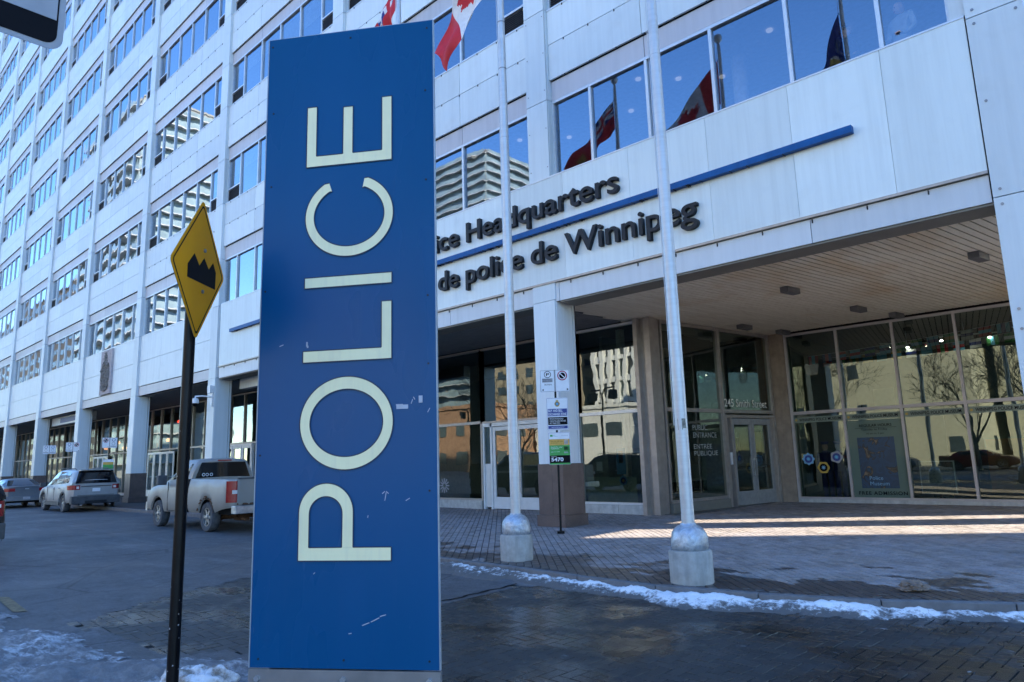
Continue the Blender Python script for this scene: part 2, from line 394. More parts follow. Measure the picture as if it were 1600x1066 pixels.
def paver_sidewalk():
    m = N('forecourt_brick'); w = m.coord('World'); g = m.n('ShaderNodeNewGeometry'); rp = g.outputs['Random Per Island']
    oi = m.n('ShaderNodeObjectInfo'); rv = m.math('FRACT', m.math('ADD', rp, oi.outputs['Random']))
    c = m.ramp(rv, [(0, (.20, .17, .155)), (.5, (.26, .22, .195)), (1, (.32, .27, .235))])
    n1 = m.noise(w, 1.3, 6, .6); c = m.mix(m.ramp(n1, [(.4, 0), (.62, .55)]), c, (.36, .33, .33))
    sp = m.n('ShaderNodeSeparateXYZ'); m.l(g.outputs['Position'], sp.inputs[0])
    t = m.math('MAXIMUM', m.math('SUBTRACT', sp.outputs[0], 6), 0)
    ky = m.math('ADD', m.math('MULTIPLY', m.math('MULTIPLY', t, t), .13), -4.95)
    d = m.math('SUBTRACT', sp.outputs[1], ky)
    nn = m.noise(m.coord('World', (.8, 1.1, 1), (0, 0, R(0))), 1.5, 7, .6)
    wv = m.math('ADD', m.math('MULTIPLY', d, -.17), m.math('MULTIPLY', nn, 1.25))
    wet = m.ramp(wv, [(.385, 0), (.405, 1)])
    c = m.mix(m.math('MULTIPLY', wet, .82), c, (.045, .034, .030))
    fine = m.noise(w, 45, 6, .7)
    c = m.mix(.35, c, m.ramp(fine, [(.3, .55), (.7, 1.2)]), 'MULTIPLY')
    c = m.mix(1, c, m.ramp(m.noise(w, 6, 7, .8), [(.34, .72), (.66, 1.25)]), 'MULTIPLY')
    r = m.mix(wet, .85, .38)
    return m.done(m.pbr(c, r, 0, m.bump(fine, .25, .004)))
M['brick_side'] = paver_sidewalk()
def joint(name, col):
    m = N(name); w = m.coord('World'); a = m.noise(w, 20, 5)
    return m.done(m.pbr(m.mix(a, tuple(x*.6 for x in col), col), .9))
M['joint_side'] = joint('sandy_joint', (.075, .06, .055))
M['joint_road'] = joint('dark_joint_sand', (.022, .023, .024))
def paver_road():
    m = N('road_brick'); w = m.coord('World'); g = m.n('ShaderNodeNewGeometry'); rp = g.outputs['Random Per Island']
    oi = m.n('ShaderNodeObjectInfo'); rv = m.math('FRACT', m.math('ADD', rp, oi.outputs['Random']))
    c = m.ramp(rv, [(0, (.020, .022, .022)), (.5, (.026, .028, .028)), (1, (.035, .035, .033))])
    n1 = m.noise(w, .9, 6, .6)
    film = m.noise(m.coord('World', (1.6, 1.6, 1), (0, 0, R(42))), 1.0, 6, .65)
    c = m.mix(m.ramp(film, [(.5, 0), (.68, .5)]), c, (.055, .058, .060))
    salt = m.noise(m.coord('World', (3.5, 3.5, 1), (0, 0, R(40))), 1.3, 7, .7)
    c = m.mix(m.ramp(salt, [(.64, 0), (.70, .75)]), c, (.22, .23, .25))
    r = m.ramp(n1, [(.44, .20), (.54, .55)])
    fine = m.noise(w, 60, 6, .7)
    return m.done(m.pbr(c, r, 0, m.bump(fine, .3, .003)))
M['brick_road'] = paver_road()
def asphalt():
    m = N('worn_asphalt'); w = m.coord('World'); fine = m.noise(w, 55, 6, .85); med = m.noise(w, 7, 6, .6); big = m.noise(w, .45, 5, .55)
    c = m.ramp(fine, [(.3, (.040, .041, .043)), (.55, (.080, .081, .083)), (.75, (.20, .20, .20))])
    c = m.mix(m.ramp(big, [(.4, 0), (.62, .55)]), c, (.105, .107, .112))
    c = m.mix(m.ramp(med, [(.5, 0), (.75, .6)]), c, (.05, .052, .056))
    st = m.noise(m.coord('World', (.35, 2.2, 1)), 1, 6, .6)
    c = m.mix(m.ramp(st, [(.55, 0), (.70, .5)]), c, (.17, .175, .185))
    salt = m.noise(m.coord('World', (1, 2.2, 1)), 1.1, 8, .7)
    c = m.mix(m.ramp(salt, [(.66, 0), (.74, .7)]), c, (.32, .34, .36))
    crk = m.ramp(m.vor(m.coord('World', (.33, .33, 1)), 1, 'DISTANCE_TO_EDGE'), [(0, 1), (.004, 1), (.009, 0)])
    c = m.mix(m.math('MULTIPLY', crk, .6), c, (.02, .02, .022))
    c = m.mix(1, c, m.ramp(m.noise(w, 4.5, 5, .7), [(.32, .68), (.68, 1.3)]), 'MULTIPLY')
    gr = m.noise(w, 17, 8, .92); c = m.mix(.9, c, m.ramp(gr, [(.34, .45), (.5, .95), (.66, 1.6)]), 'MULTIPLY')
    g2 = m.vor(w, 70); c = m.mix(m.ramp(g2, [(.07, .55), (.13, 0)]), c, (.28, .29, .30))
    r = m.ramp(big, [(.35, .5), (.6, .72)])
    return m.done(m.pbr(c, r, 0, m.bump(fine, .5, .006)))
M['asphalt'] = asphalt()
M['road_yellow'] = simple('worn_yellow_paint', (.17, .13, .065), .75, 0, .4, 14)

# ------------------------------------------------------------------ ground
ZR = -.12
def inpoly(x, y, P):
    c = False; j = len(P)-1
    for i in range(len(P)):
        if (P[i][1] > y) != (P[j][1] > y) and x < (P[j][0]-P[i][0])*(y-P[i][1])/(P[j][1]-P[i][1])+P[i][0]: c = not c
        j = i
    return c
road = obj('road', MB().box(-900, 900, -900, 900, ZR-.3, ZR-.02), M['asphalt']); tag(road, kind='structure')
kx = [-80, -50, -30, -15, -6.5, -5.6, -4.6, -3.7, -2.8, -2, -1.2, -.5, .2, .75, 1.3, 2.1, 2.9, 3.8, 4.8, 5.4, 6.0, 6.8, 7.5, 8.07, 8.9, 10, 12, 14, 15, 15.5]
kp = [(x, kerb_y(x)) for x in kx]
side = MB().prism([(x, y+.11, -.25) for x, y in kp] + [(15.5, 60, -.25), (-80, 60, -.25)], (0, 0, .238))
sidewalk = obj('sidewalk', side, M['joint_side']); tag(sidewalk, kind='structure')
# asphalt surface sheet with the brick areas left open
PV_MAIN = [(3.42, -5.3), (3.55, -6.9), (3.9, -8.3), (4.6, -9.6), (5.5, -10.9), (13.5, -13.5), (16.5, -8), (16.5, -2), (12.6, -1.0), (10, -3.1), (8.9, -3.9), (7.5, -4.6), (6, -5.0), (4.8, -5.05)]
PV_X = [(-.55, -7.2), (1.2, -6.95), (3.30, -6.7), (3.45, -7.6), (4.0, -9.1), (3.2, -9.75), (.9, -9.95), (.1, -8.7)]
def area_poly_mesh(P, z, mat, name, parent=None, kind=None):
    bm = bmesh.new(); vs = [bm.verts.new((x, y, z)) for x, y in P]; bm.faces.new(vs); bmesh.ops.triangulate(bm, faces=bm.faces[:])
    me = bpy.data.meshes.new(name); bm.to_mesh(me); bm.free(); me.materials.append(mat); o = link(name, me, parent)
    if kind: o['kind'] = kind
    return o
# asphalt top: grid of cells outside the brick areas
def asphalt_top():
    v = []; f = []; s = .15
    gx = np.arange(-60, 18, s); gy = np.arange(-24, 3, s)
    idx = {}
    def vid(i, j):
        if (i, j) not in idx:
            x = gx[0]+i*s; y = gy[0]+j*s
            z = ZR + .002 + .004*(noise.noise(Vector((x*.35, y*.35, 0))))*1.0
            idx[(i, j)] = len(v); v.append((x, y, z))
        return idx[(i, j)]
    for i in range(len(gx)):
        for j in range(len(gy)):
            x = gx[i]+s/2; y = gy[j]+s/2
            if x > -1 and y < -4 and all(inpoly(gx[i]+a, gy[j]+b, PV_MAIN) or inpoly(gx[i]+a, gy[j]+b, PV_X) for a in (0, s) for b in (0, s)): continue
            if y > kerb_y(x)+.3: continue
            f.append((vid(i, j), vid(i+1, j), vid(i+1, j+1), vid(i, j+1)))
    me = bpy.data.meshes.new('asphalt_surface'); me.from_pydata(v, [], f); me.materials.append(M['asphalt']); me.update()
    o = link('asphalt_surface', me, road); return o
asphalt_top()
area_poly_mesh(PV_MAIN, ZR-.014, M['joint_road'], 'brick_bed', road)
area_poly_mesh(PV_X, ZR-.0142, M['joint_road'], 'brick_bed', road)

def brick_geo(cx, cy, ang, L, W, z, v, f, jit=.0016, gap=.004, dep=.010, ch=.0025):
    ca, sa = math.cos(ang), math.sin(ang); l, w = L/2-gap, W/2-gap; n = len(v)
    dz = rnd.uniform(-jit, jit); tx = rnd.uniform(-jit, jit); ty = rnd.uniform(-jit, jit)
    for k, (ll, ww, zz) in enumerate([(l, w, -dep)]*4+[(l-ch, w-ch, 0)]*4):
        sx, sy = ((-1,-1),(1,-1),(1,1),(-1,1))[k % 4]
        a, b = sx*ll, sy*ww
        v.append((cx+a*ca-b*sa, cy+a*sa+b*ca, z+zz+dz+(tx*sx+ty*sy if k > 3 else 0)))
    f += [(n+4,n+5,n+6,n+7),(n,n+1,n+5,n+4),(n+1,n+2,n+6,n+5),(n+2,n+3,n+7,n+6),(n+3,n,n+4,n+7)]
def lay(bricks, L, W, z, mat, parent, name, keep=290, gap=.004):
    bricks.sort(key=lambda b: (b[0]-CAM.x)**2+(b[1]-CAM.y)**2)
    vis = []; rest = []
    for b in bricks:
        d = Vector((b[0], b[1], z))-CAM; zz = d.dot(fw)
        ok = zz > .5 and abs(F_PX*d.dot(rt)/zz) < 800 and -533 < F_PX*d.dot(up)/zz < 533
        if ok and d.dot(rt)/zz*F_PX+800 < 690 and d.dot(rt)/zz*F_PX+800 > 390: ok = False
        (vis if ok and len(vis) < keep else rest).append(b)
    base = None
    for b in vis:
        v = []; f = []; brick_geo(0, 0, 0, L, W, 0, v, f, gap=gap)
        if base is None or rnd.random() < .06:
            base = bpy.data.meshes.new(name); base.from_pydata(v, [], f); base.materials.append(mat); base.update()
        link(name, base, parent, (b[0], b[1], z), (0, 0, b[2]))
    v = []; f = []
    for b in rest: brick_geo(b[0], b[1], b[2], L, W, z, v, f, gap=gap)
    me = bpy.data.meshes.new(name+'_field'); me.from_pydata(v, [], f); me.materials.append(mat); me.update()
    o = link(name+'_field', me, parent); o['kind'] = 'stuff'; return o
# sidewalk running bond, courses at -48 degrees
L, W = .23, .115; bl = []; A = R(-46); ca, sa = math.cos(A), math.sin(A)
for j in range(-260, 260):
    for i in range(-130, 130):
        a = i*L+(L/2 if j % 2 else 0); b = j*W; x = a*ca-b*sa; y = a*sa+b*ca+1
        if -16 < x < 14.8 and kerb_y(x)+.18 < y < 9.6 and not (x < .0 and y > 3.6) and not (.1 < x < 1.0 and y > 4.2+ (x-.2)*5.3): bl.append((x, y, A))
lay(bl, L, W, 0, M['brick_side'], sidewalk, 'paver', gap=.0055)
# road herringbone
bl = []
for i in range(-160, 160):
    for j in range(-160, 160):
        for k in (0, 1):
            # 90 degree herringbone: L-shaped unit
            s = W
            ox = (i*1+j*1)*s; oy = (i*1-j*1)*s
            if (i+j) % 1: continue
            pass
def herring(P, ang, org):
    out = []; ca, sa = math.cos(ang), math.sin(ang)
    for c in range(-150, 150):
        for r_ in range(-150, 150):
            k = (c-r_) % 4
            if k == 0: bx, by, ro = (c+1)*W, (r_+.5)*W, 0          # horizontal brick covers c, c+1
            elif k == 3: bx, by, ro = (c+.5)*W, (r_+1)*W, math.pi/2   # vertical brick covers r, r+1
            else: continue
            x = org[0]+bx*ca-by*sa; y = org[1]+bx*sa+by*ca
            if inpoly(x, y, P) and y < kerb_y(x)-.02: out.append((x, y, ang+ro))
    return out
lay(herring(PV_MAIN, R(-3), (8, -8)), L, W, ZR, M['brick_road'], road, 'road_brick', gap=.0045)
lay(herring(PV_X, R(-3), (1.5, -8)), L, W, ZR, M['brick_road'], road, 'crossing_brick', keep=0, gap=.003)
# kerb stones
kerb = thing('kerb', 'curved pale concrete kerb round the brick forecourt', 'kerb')
x = -60.0; pts = []
while x < 14.5:
    y0 = kerb_y(x); pts.append((x, y0)); dx = 1.2
    y1 = kerb_y(x+dx); l = math.hypot(dx, y1-y0); x += dx*1.2/max(l, 1.2)*(1.0)
for (xa, ya), (xb, yb) in zip(pts, pts[1:]):
    d = Vector((xb-xa, yb-ya, 0)); l = d.length; d.normalize(); n_ = Vector((-d.y, d.x, 0))
    c_ = Vector(((xa+xb)/2, (ya+yb)/2, -.09))+n_*.055
    mb = MB().obox((0, 0, 0), d*(l/2-.006), n_*.055, (0, 0, .095))
    bev(obj('kerb_stone', mb, M['kerb'], kerb, loc=(c_.x, c_.y, c_.z+rnd.uniform(-.004, .004))), .012, 2)
# near side: pavement under the snow at the bottom left and under the camera
near = [(-60, -10.9), (-8, -10.7), (2.2, -10.75), (4.6, -10.55), (6.2, -10.9), (7.5, -12.2), (9, -14), (10, -17), (-60, -17)]
nearside = obj('pavement', MB().prism([(x, y, -.3) for x, y in near], (0, 0, .19)), M['kerb']); tag(nearside, kind='structure')
# painted yellow line, left
mb = MB()
mb.quad((-1.95, -10.05, ZR+.009), (-1.75, -9.93, ZR+.009), (-.35, -10.02, ZR+.009), (-.45, -10.15, ZR+.009))
yl = obj('road_marking', mb, M['road_yellow'], road)

def crack(x0, y0, x1, y1, w_):
    mb = MB(); n = 60; prev = None
    for i in range(n+1):
        u = i/n; x = x0+(x1-x0)*u+.10*noise.noise(Vector((u*9, x0, 0))); y = y0+(y1-y0)*u; ww = w_*(.5+.8*abs(noise.noise(Vector((u*23, x0, 4)))))
        cur = ((x-ww, y, ZR+.0078), (x+ww, y, ZR+.0078))
        if prev: mb.quad(prev[0], prev[1], cur[1], cur[0])
        prev = cur
    return obj('road_crack', mb, M['black'], road)
crack(-11.45, -14, -11.2, -2.3, .022); crack(-18.3, -14, -18.0, -2.1, .02); crack(-5.2, -14, -5.0, -3, .008); crack(3.50, -7.0, 3.42, -5.3, .03)
# ------------------------------------------------------------------ snow
def snow_sheet(name, inside, hfun, x0, x1, y0, y1, s, mat, label, zb):
    v = []; f = []; nx = int((x1-x0)/s); ny = int((y1-y0)/s); H = {}
    for i in range(nx+1):
        for j in range(ny+1):
            x = x0+i*s; y = y0+j*s; h = hfun(x, y)
            H[i, j] = (len(v), h); v.append((x, y, zb+h))
    for i in range(nx):
        for j in range(ny):
            q = [H[i, j], H[i+1, j], H[i+1, j+1], H[i, j+1]]
            if max(a[1] for a in q) > 0: f.append(tuple(a[0] for a in q))
    used = sorted({i for q in f for i in q}); mp = {a: k for k, a in enumerate(used)}
    me = bpy.data.meshes.new(name); me.from_pydata([v[a] for a in used], [], [tuple(mp[a] for a in q) for q in f]); me.materials.append(mat)
    me.polygons.foreach_set('use_smooth', [True]*len(f)); me.update()
    o = link(name, me); tag(o, label, 'snow', kind='stuff'); return o
def fb(x, y, s, o=4): return noise.fractal(Vector((x*s, y*s, 3.1)), .9, 2.1, o)
def h_kerb(x, y):
    d = kerb_y(x)-y            # distance out from the kerb
    w = .30+.16*fb(x, 0, .9, 4) + (.24 if x < 3 else 0)+(.08 if x > 5.5 and x < 7 else 0)
    if d < -.07-.10*abs(fb(x, 3.3, 1.1, 3)): return -.05
    t = d/w
    prof = .145*(1-max(0, t)**1.3) if t < 1.15 else -.04
    if x > 7.4: prof *= max(.45, 1-.3*(x-7.4))
    return prof*.62 - .012 + .030*fb(x, y, 3, 6) + (.020*fb(x, y, 13, 3))
snow_sheet('kerbside_snow', None, h_kerb, -1.5, 12, -6.3, -2.2, .035, M['snow'], 'trampled dirty snow along the forecourt kerb', ZR+.002)
def h_near(x, y):
    e = -10.46+.05*x+.045*max(0, x)**2+.30*fb(x, y, .8, 4)
    d = e-y
    return -.045+min(.075, .16*d+.05)+.05*fb(x*.6, y*1.6, 1.6, 6)+.02*fb(x, y, 9, 3)
snow_sheet('roadside_snow', None, h_near, -6, 6.4, -14, -9.0, .04, M['snow_thin'], 'thin frozen snow in the bottom left foreground', ZR+.01)
def snowlump(loc, s, label):
    bm = bmesh.new(); bmesh.ops.create_icosphere(bm, subdivisions=5, radius=1)
    for q in bm.verts:
        n1 = noise.fractal(q.co*1.6+Vector(loc), .8, 2.1, 5); k = 1+.22*n1
        q.co = Vector((q.co.x*s[0]*k, q.co.y*s[1]*k, max(-.15, min(q.co.z, .75+.1*n1))*s[2]*k))
    me = bpy.data.meshes.new('snow_lump'); bm.to_mesh(me); bm.free(); me.materials.append(M['snowlump']); me.polygons.foreach_set('use_smooth', [True]*len(me.polygons))
    o = link('snow_lump', me, None, loc, (0, 0, R(34))); tag(o, label, 'snow'); return o
snowlump((4.56, -10.03, -.08), (.30, .20, .19), 'lump of crusted snow at the foot of the blue sign')
# snow patches on the far pavement / road
def patch(cx, cy, rx, ry, ang, z, mat, h=.012):
    pass

# loose rock on the forecourt
bm = bmesh.new(); bmesh.ops.create_icosphere(bm, subdivisions=4, radius=1)
for q in bm.verts:
    k = 1+.45*noise.fractal(q.co*1.1+Vector((5, 2, 1)), .6, 2, 5); q.co = Vector((q.co.x*.16*k, q.co.y*.10*k, q.co.z*(.07 if q.co.z > 0 else .04)*k))
me = bpy.data.meshes.new('rock'); bm.to_mesh(me); bm.free(); me.materials.append(concrete('brown_rock', (.22, .165, .13)))
tag(link('rock', me, None, (7.86, -3.72, .04), (0, 0, .9)), 'brown lump of rock lying on the wet bricks near the kerb', 'rock')

# ------------------------------------------------------------------ main building
B = thing('office_building', 'long white panelled office block with rows of windows and a recessed ground floor', 'building')
BAY = 9.14; NB = 10; X0 = -BAY*9           # bays k: clear from -9.14k to -9.14k+8.44
SILL = [8.30+4.55*k for k in range(11)]; HEAD = 2.06
NF = 9; TOP = SILL[NF]+.9
MUL = [1.16, 2.72, 4.28, 5.84, 7.40]
cnt = {'pan': 0, 'win': 0}
rest_pan = MB()
def bay_x(k): return -BAY*k              # left clear edge of bay k (k=0 is the right-hand bay)
def add_panel(x0, x1, z0, z1, y, mat, near, name='wall_panel'):
    g = .008
    if near and cnt['pan'] < 285:
        cnt['pan'] += 1
        key = (round(x1-x0, 3), round(z1-z0, 3), mat.name)
        me = pan_cache.get(key)
        if me is None:
            me = MB().box(g, x1-x0-g, 0, .05, g, z1-z0-g).mesh(name, mat); pan_cache[key] = me
        link(name, me, B, (x0, y, z0))
    else:
        (rest_strip if mat is M['strip'] else rest_pan).box(x0+g, x1-g, y, y+.05, z0+g, z1-g)
pan_cache = {}; rest_strip = MB()
back = MB(); clips = MB(); sills = MB()
win_cache = {}
order = [(k, fl) for k in range(NB) for fl in range(NF)]
def px_size(k, fl):
    p = Vector((bay_x(k)+4.2, 0, SILL[fl]+1)); d = p-CAM; z = d.dot(fw)
    u, v = F_PX*d.dot(rt)/z+800, 533-F_PX*d.dot(up)/z
    vis = -150 < u < 1750 and -150 < v < 900
    return (0 if vis else 1, d.length)
order.sort(key=lambda q: px_size(*q))
def frame_mesh(end_louver):
    mb = MB()
    for m_ in MUL: mb.box(m_-.035, m_+.035, .17, .29, 0, HEAD)
    mb.box(0, 8.44, .17, .29, 0, .06); mb.box(0, 8.44, .165, .29, HEAD-.07, HEAD)
    mb.box(0, .05, .17, .29, .06, HEAD-.07); mb.box(8.39, 8.44, .17, .29, .06, HEAD-.07)
    if end_louver:
        mb.box(.05, MUL[0]-.035, .17, .29, .60, .66); mb.box(MUL[-1]+.035, 8.39, .17, .29, .60, .66)
    return mb
fr_l = frame_mesh(True).mesh('window', M['alu']); fr_n = frame_mesh(False).mesh('window', M['alu'])
lv = MB()
for i in range(9): lv.box(0, 1.0, .0+.0, .05, .035+i*.058, .06+i*.058)
lv.box(0, 1.0, .05, .06, .03, .57)
louv = lv.mesh('louver', M['louver'])
pane_cache = {}
rest_pane = MB(); npane = 0
for k, fl in order:
    x0 = bay_x(k); x1 = x0+8.44; s0 = SILL[fl]; near = px_size(k, fl)[0] == 0
    # window: frame > panes
    ends = not (fl == 0 or (k == 0 and fl < 1))
    w = link('window', fr_l if ends else fr_n, B, (x0, 0, s0))
    xs = [.05]+MUL+[8.39]
    for i in range(6):
        a = xs[i]+(.035 if i else 0); b = xs[i+1]-(.035 if i < 5 else 0)
        z0 = .66 if ends and i in (0, 5) else .06; z1 = HEAD-.07
        if near and npane < 298:
            npane += 1
            key = (round(b-a, 3), z0)
            if key not in pane_cache:
                hw = (b-a)/2; hz = (z1-z0)/2
                pane_cache[key] = MB().quad((-hw, 0, -hz), (hw, 0, -hz), (hw, 0, hz), (-hw, 0, hz)).mesh('pane', M['glass_wavy'])
                pane_cache[key+('n',)] = MB().quad((-hw, 0, -hz), (hw, 0, -hz), (hw, 0, hz), (-hw, 0, hz)).mesh('pane', M['glass_up'])
            me = pane_cache[key+('n',)] if k <= 1 else pane_cache[key]
            amp = .0015 if k <= 1 else .007
            link('pane', me, w, ((a+b)/2, .235, (z0+z1)/2), (rnd.uniform(-amp, amp), 0, rnd.uniform(-amp, amp)))
        else:
            rest_pane.quad((x0+a, .235, s0+z0), (x0+b, .235, s0+z0), (x0+b, .235, s0+z1), (x0+a, .235, s0+z1))
        if ends and i in (0, 5): link('louver', louv, w, (a+.02, .2, .03))
    # strip above the window and the spandrel panels
    hz = s0+HEAD; top = SILL[fl+1]; mid = (hz+.52+top)/2
    js = [0, MUL[1], MUL[3], 8.44] if k < 2 else [0, MUL[0], MUL[1], MUL[2], MUL[3], MUL[4], 8.44]
    jt = [0, MUL[1], MUL[3], 8.44]
    for a, b in zip(jt, jt[1:]): add_panel(x0+a, x0+b, hz, hz+.52, .17, M['strip'], near)
    for a, b in zip(jt, jt[1:]):
        add_panel(x0+a, x0+b, hz+.54, mid, .10, M['panel'], near)
        add_panel(x0+a, x0+b, mid, top-.02, .10, M['panel'], near)
    back.box(x0-.02, x1+.02, .21, .40, hz, top)
    obj('window_sill', MB().box(x0, x1, .085, .23, top-.045, top), M['alu'], B)
    if k < 4 and fl < 3:
        for zz in (hz+.53, mid, top-.03):
            for q in np.arange(.5, 8.2, .76): clips.box(x0+q, x0+q+.025, .085, .10, zz-.055, zz-.0)
# first storey spandrels left of the fascia, and ground-floor lintels
for k in range(2, NB):
    x0 = bay_x(k); x1 = x0+8.44
    jt = [0, MUL[1], MUL[3], 8.44]
    if k >= 3 or k == 2 and False:
        pass
    for a, b in zip(jt, jt[1:]):
        if k == 3 and a == MUL[1]:
            pass
        add_panel(x0+a, x0+b, 5.24, 5.70, .12, M['strip'], True)
        add_panel(x0+a, x0+b, 5.72, 6.98, .10, M['panel'], True)
        add_panel(x0+a, x0+b, 6.98, 8.27, .10, M['panel'], True)
    back.box(x0-.02, x1+.02, .21, .40, 5.3, 8.3); obj('window_sill', MB().box(x0, x1, .085, .23, 8.255, 8.30), M['alu'], B)
# the fascia covers bays 0..1 (clear) : X from -18.07+... to 8.64
# pilasters
pil_cache = {}
for k in range(-1, NB):
    x1 = -BAY*(k) ; x0 = x1-.70
    if k == -1: continue
    segs = []
    zb = 5.24 if k >= 2 else 8.30
    zs = []
    for fl in range(NF):
        zs += [(SILL[fl], SILL[fl]+HEAD), (SILL[fl]+HEAD, SILL[fl+1])]
    zs[-1] = (zs[-1][0], TOP)
    if k >= 2: zs = [(5.24, 8.30)]+zs
    for a, b in zs:
        key = (round(b-a, 3),)
        if key not in pil_cache:
            mb = MB(); mb.box(.006, .67, 0, .21, .008, b-a-.008); mb.box(.682, .70, .03, .21, .008, b-a-.008)
            pil_cache[key] = mb.mesh('pilaster', M['column'])
        link('pilaster', pil_cache[key], B, (x0, 0, a))
    back.box(x0+.02, x1-.02, .05, .40, 5.3 if k >= 2 else 8.35, TOP)
obj('panel_backing', back, M['dark_gap'], B)
tag(obj('panel_clip', clips, M['letter'], B), kind='stuff')
if rest_pan.f: tag(obj('wall_panel_field', rest_pan, M['panel'], B), kind='stuff')
if rest_strip.f: tag(obj('strip_panel_field', rest_strip, M['strip'], B), kind='stuff')
if rest_pane.f: tag(obj('pane_field', rest_pane, M['glass_wavy'], B), kind='stuff')
# corner pier on the right
for a, b in [(0, 5.24), (5.24, 8.24), (8.24, 10.36), (10.36, 12.85), (12.85, 15), (15, TOP)]:
    mb = MB().box(8.66, 9.40, -.03, .9, a+.008, b-.008)
    o = obj('corner_pier', mb, M['column'], B)
for a_, b_ in [(8.34, 10.36), (10.36, 12.85), (12.85, 15), (15, TOP)]: obj('pier_filler', MB().box(8.445, 8.655, .02, .3, a_+.006, b_-.006), M['column'], B)
back2 = MB().box(8.70, 9.36, .02, .86, 0, TOP); obj('pier_backing', back2, M['dark_gap'], B)
bolts = MB()
for z in (5.12, 5.36, 8.12, 8.36, 10.2, 10.5, 6.8, 3.2, 3.5):
    for xx in (8.76, 9.30):
        bolts.tube([(xx, -.03, z), (xx, -.042, z)], .022, 10)
for z in np.arange(8.6, 14, 1.02):
    for xx in (-.62, -.08): bolts.tube([(xx, 0, z), (xx, -.008, z)], .014, 8)
tag(obj('panel_bolt', bolts, M['steel_base'], B), kind='stuff')
# body of the block: floors, back wall, roof, right end wall
core = MB()
XE = 9.40; XL = X0-1
obj('end_wall', MB().box(9.36, 9.42, .9, 40, 5.24, TOP), M['panel'], B)
obj('roof', MB().box(XL, XE, .3, 40, TOP-.3, TOP), M['conc'], B)
obj('rear_wall', MB().box(XL, XE, 39.7, 40, 0, TOP), M['panel'], B)
obj('left_wall', MB().box(XL-.3, XL, 0, 40, 0, TOP), M['panel'], B)
for fl in range(NF+1):
    z = SILL[fl]-.85
    obj('floor_slab', MB().box(XL, 9.3, .42, 12, z-.35, z), M['interior'], B)
    if fl: obj('ceiling', MB().box(XL, 9.3, .42, 6, SILL[fl-1]+HEAD+.25, SILL[fl-1]+HEAD+.30), M['white_int'] if fl == 1 else M['interior'], B)
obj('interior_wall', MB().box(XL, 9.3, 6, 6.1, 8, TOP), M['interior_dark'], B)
# white round interior column and downlights seen through the first-floor glass
obj('interior_column', MB().tube([(4.05, 2.1, 7.4), (4.05, 2.1, 10.6)], .17, 20), M['white_int'], B, 40)
for xx, yy in [(1.9, 1.2), (5.0, 1.6), (3.4, 2.6), (6.2, 2.8), (.9, 2.4), (2.6, 1.9), (6.7, 1.4), (-2.3, 1.5), (-4, 1.3), (-1.2, 2.4)]:
    obj('downlight', MB().tube([(xx, yy, 10.60), (xx, yy, 10.57)], .07, 14), M['downlight'], B)
# roller blinds seen in bay 2
bmesh_ = MB()
for i, dz in ((0, .75), (1, .62), (2, .62), (3, .8), (4, .5)):
    xs = [.05]+MUL+[8.39]
    for fl in (1, 2):
        z1 = SILL[fl]+HEAD-.07
        bx = MB().box(bay_x(2)+xs[i]+.06, bay_x(2)+xs[i+1]-.06, .34, .35, z1-dz-(.4 if fl == 2 and i > 2 else 0), z1)
        obj('roller_blind', bx, M['blind'], B)
for k_, fl_, i_ in [(4, 2, 3), (5, 1, 2), (3, 4, 1), (3, 1, 5), (6, 3, 3), (1, 1, 1), (1, 1, 2), (1, 2, 4), (0, 2, 2), (0, 1, 4)]:
    xs = [.05]+MUL+[8.39]; z1 = SILL[fl_]+HEAD-.07
    obj('roller_blind', MB().box(bay_x(k_)+xs[i_]+.06, bay_x(k_)+xs[i_+1]-.06, .34, .35, z1-.9, z1), M['blind'], B)

# fascia with lettering
FX0, FX1 = -18.05, 8.64
fj = [FX0, -15.3, -12.2, -9.2, -7.4, -5.5, -3.4, -1.52, .35, 2.22, 4.10, 5.78, 7.38, FX1]
for a, b in zip(fj, fj[1:]):
    obj('fascia_panel', MB().box(a+.003, b-.003, 0, .06, 5.70, 8.30), M['fascia'], B)
obj('fascia_backing', MB().box(FX0+.01, FX1-.01, .062, .40, 5.26, 8.28), M['dark_gap'], B)
obj('fascia_trim', MB().box(FX0, FX1, -.035, .06, 5.652, 5.698), M['bronze'], B)
obj('fascia_trim', MB().box(FX0, FX1, -.01, .23, 8.302, 8.335), M['alu'], B)
bj = [FX0, -14.2, -10.0, -3.75, -.72]
for a, b in list(zip(bj, bj[1:]))+[(.10, 5.94), (5.94, 8.64)]:
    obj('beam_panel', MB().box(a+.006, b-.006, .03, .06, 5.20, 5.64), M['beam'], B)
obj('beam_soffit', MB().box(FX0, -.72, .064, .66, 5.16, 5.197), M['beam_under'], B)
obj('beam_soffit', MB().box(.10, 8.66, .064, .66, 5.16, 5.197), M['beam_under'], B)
cl = MB()
for q in np.arange(.45, 8.5, .92): cl.box(q, q+.02, .012, .03, 5.56, 5.63)
for q in np.arange(-17.6, -.8, .92): cl.box(q, q+.02, .012, .03, 5.56, 5.63)
tag(obj('beam_clip', cl, M['letter'], B), kind='stuff')
# blue bar
for a, b in [(-16.93, -12.9), (-12.9, -8.9), (-8.9, -4.9), (-4.9, -1.0), (-1.0, 2.9), (2.9, 6.84)]:
    obj('blue_bar', MB().box(a+.002, b-.002, -.13, -.002, 6.955, 7.085), M['blue_bar'], B)
# weep marks under the bar
wm = MB()
for i in range(90):
    xx = rnd.uniform(-16.5, 6.7); l = rnd.uniform(.02, .07); wm.box(xx, xx+.012, -.135, -.0, 6.955-l*.4, 6.955)
tag(obj('bar_drip', wm, M['letter'], B), kind='stuff')

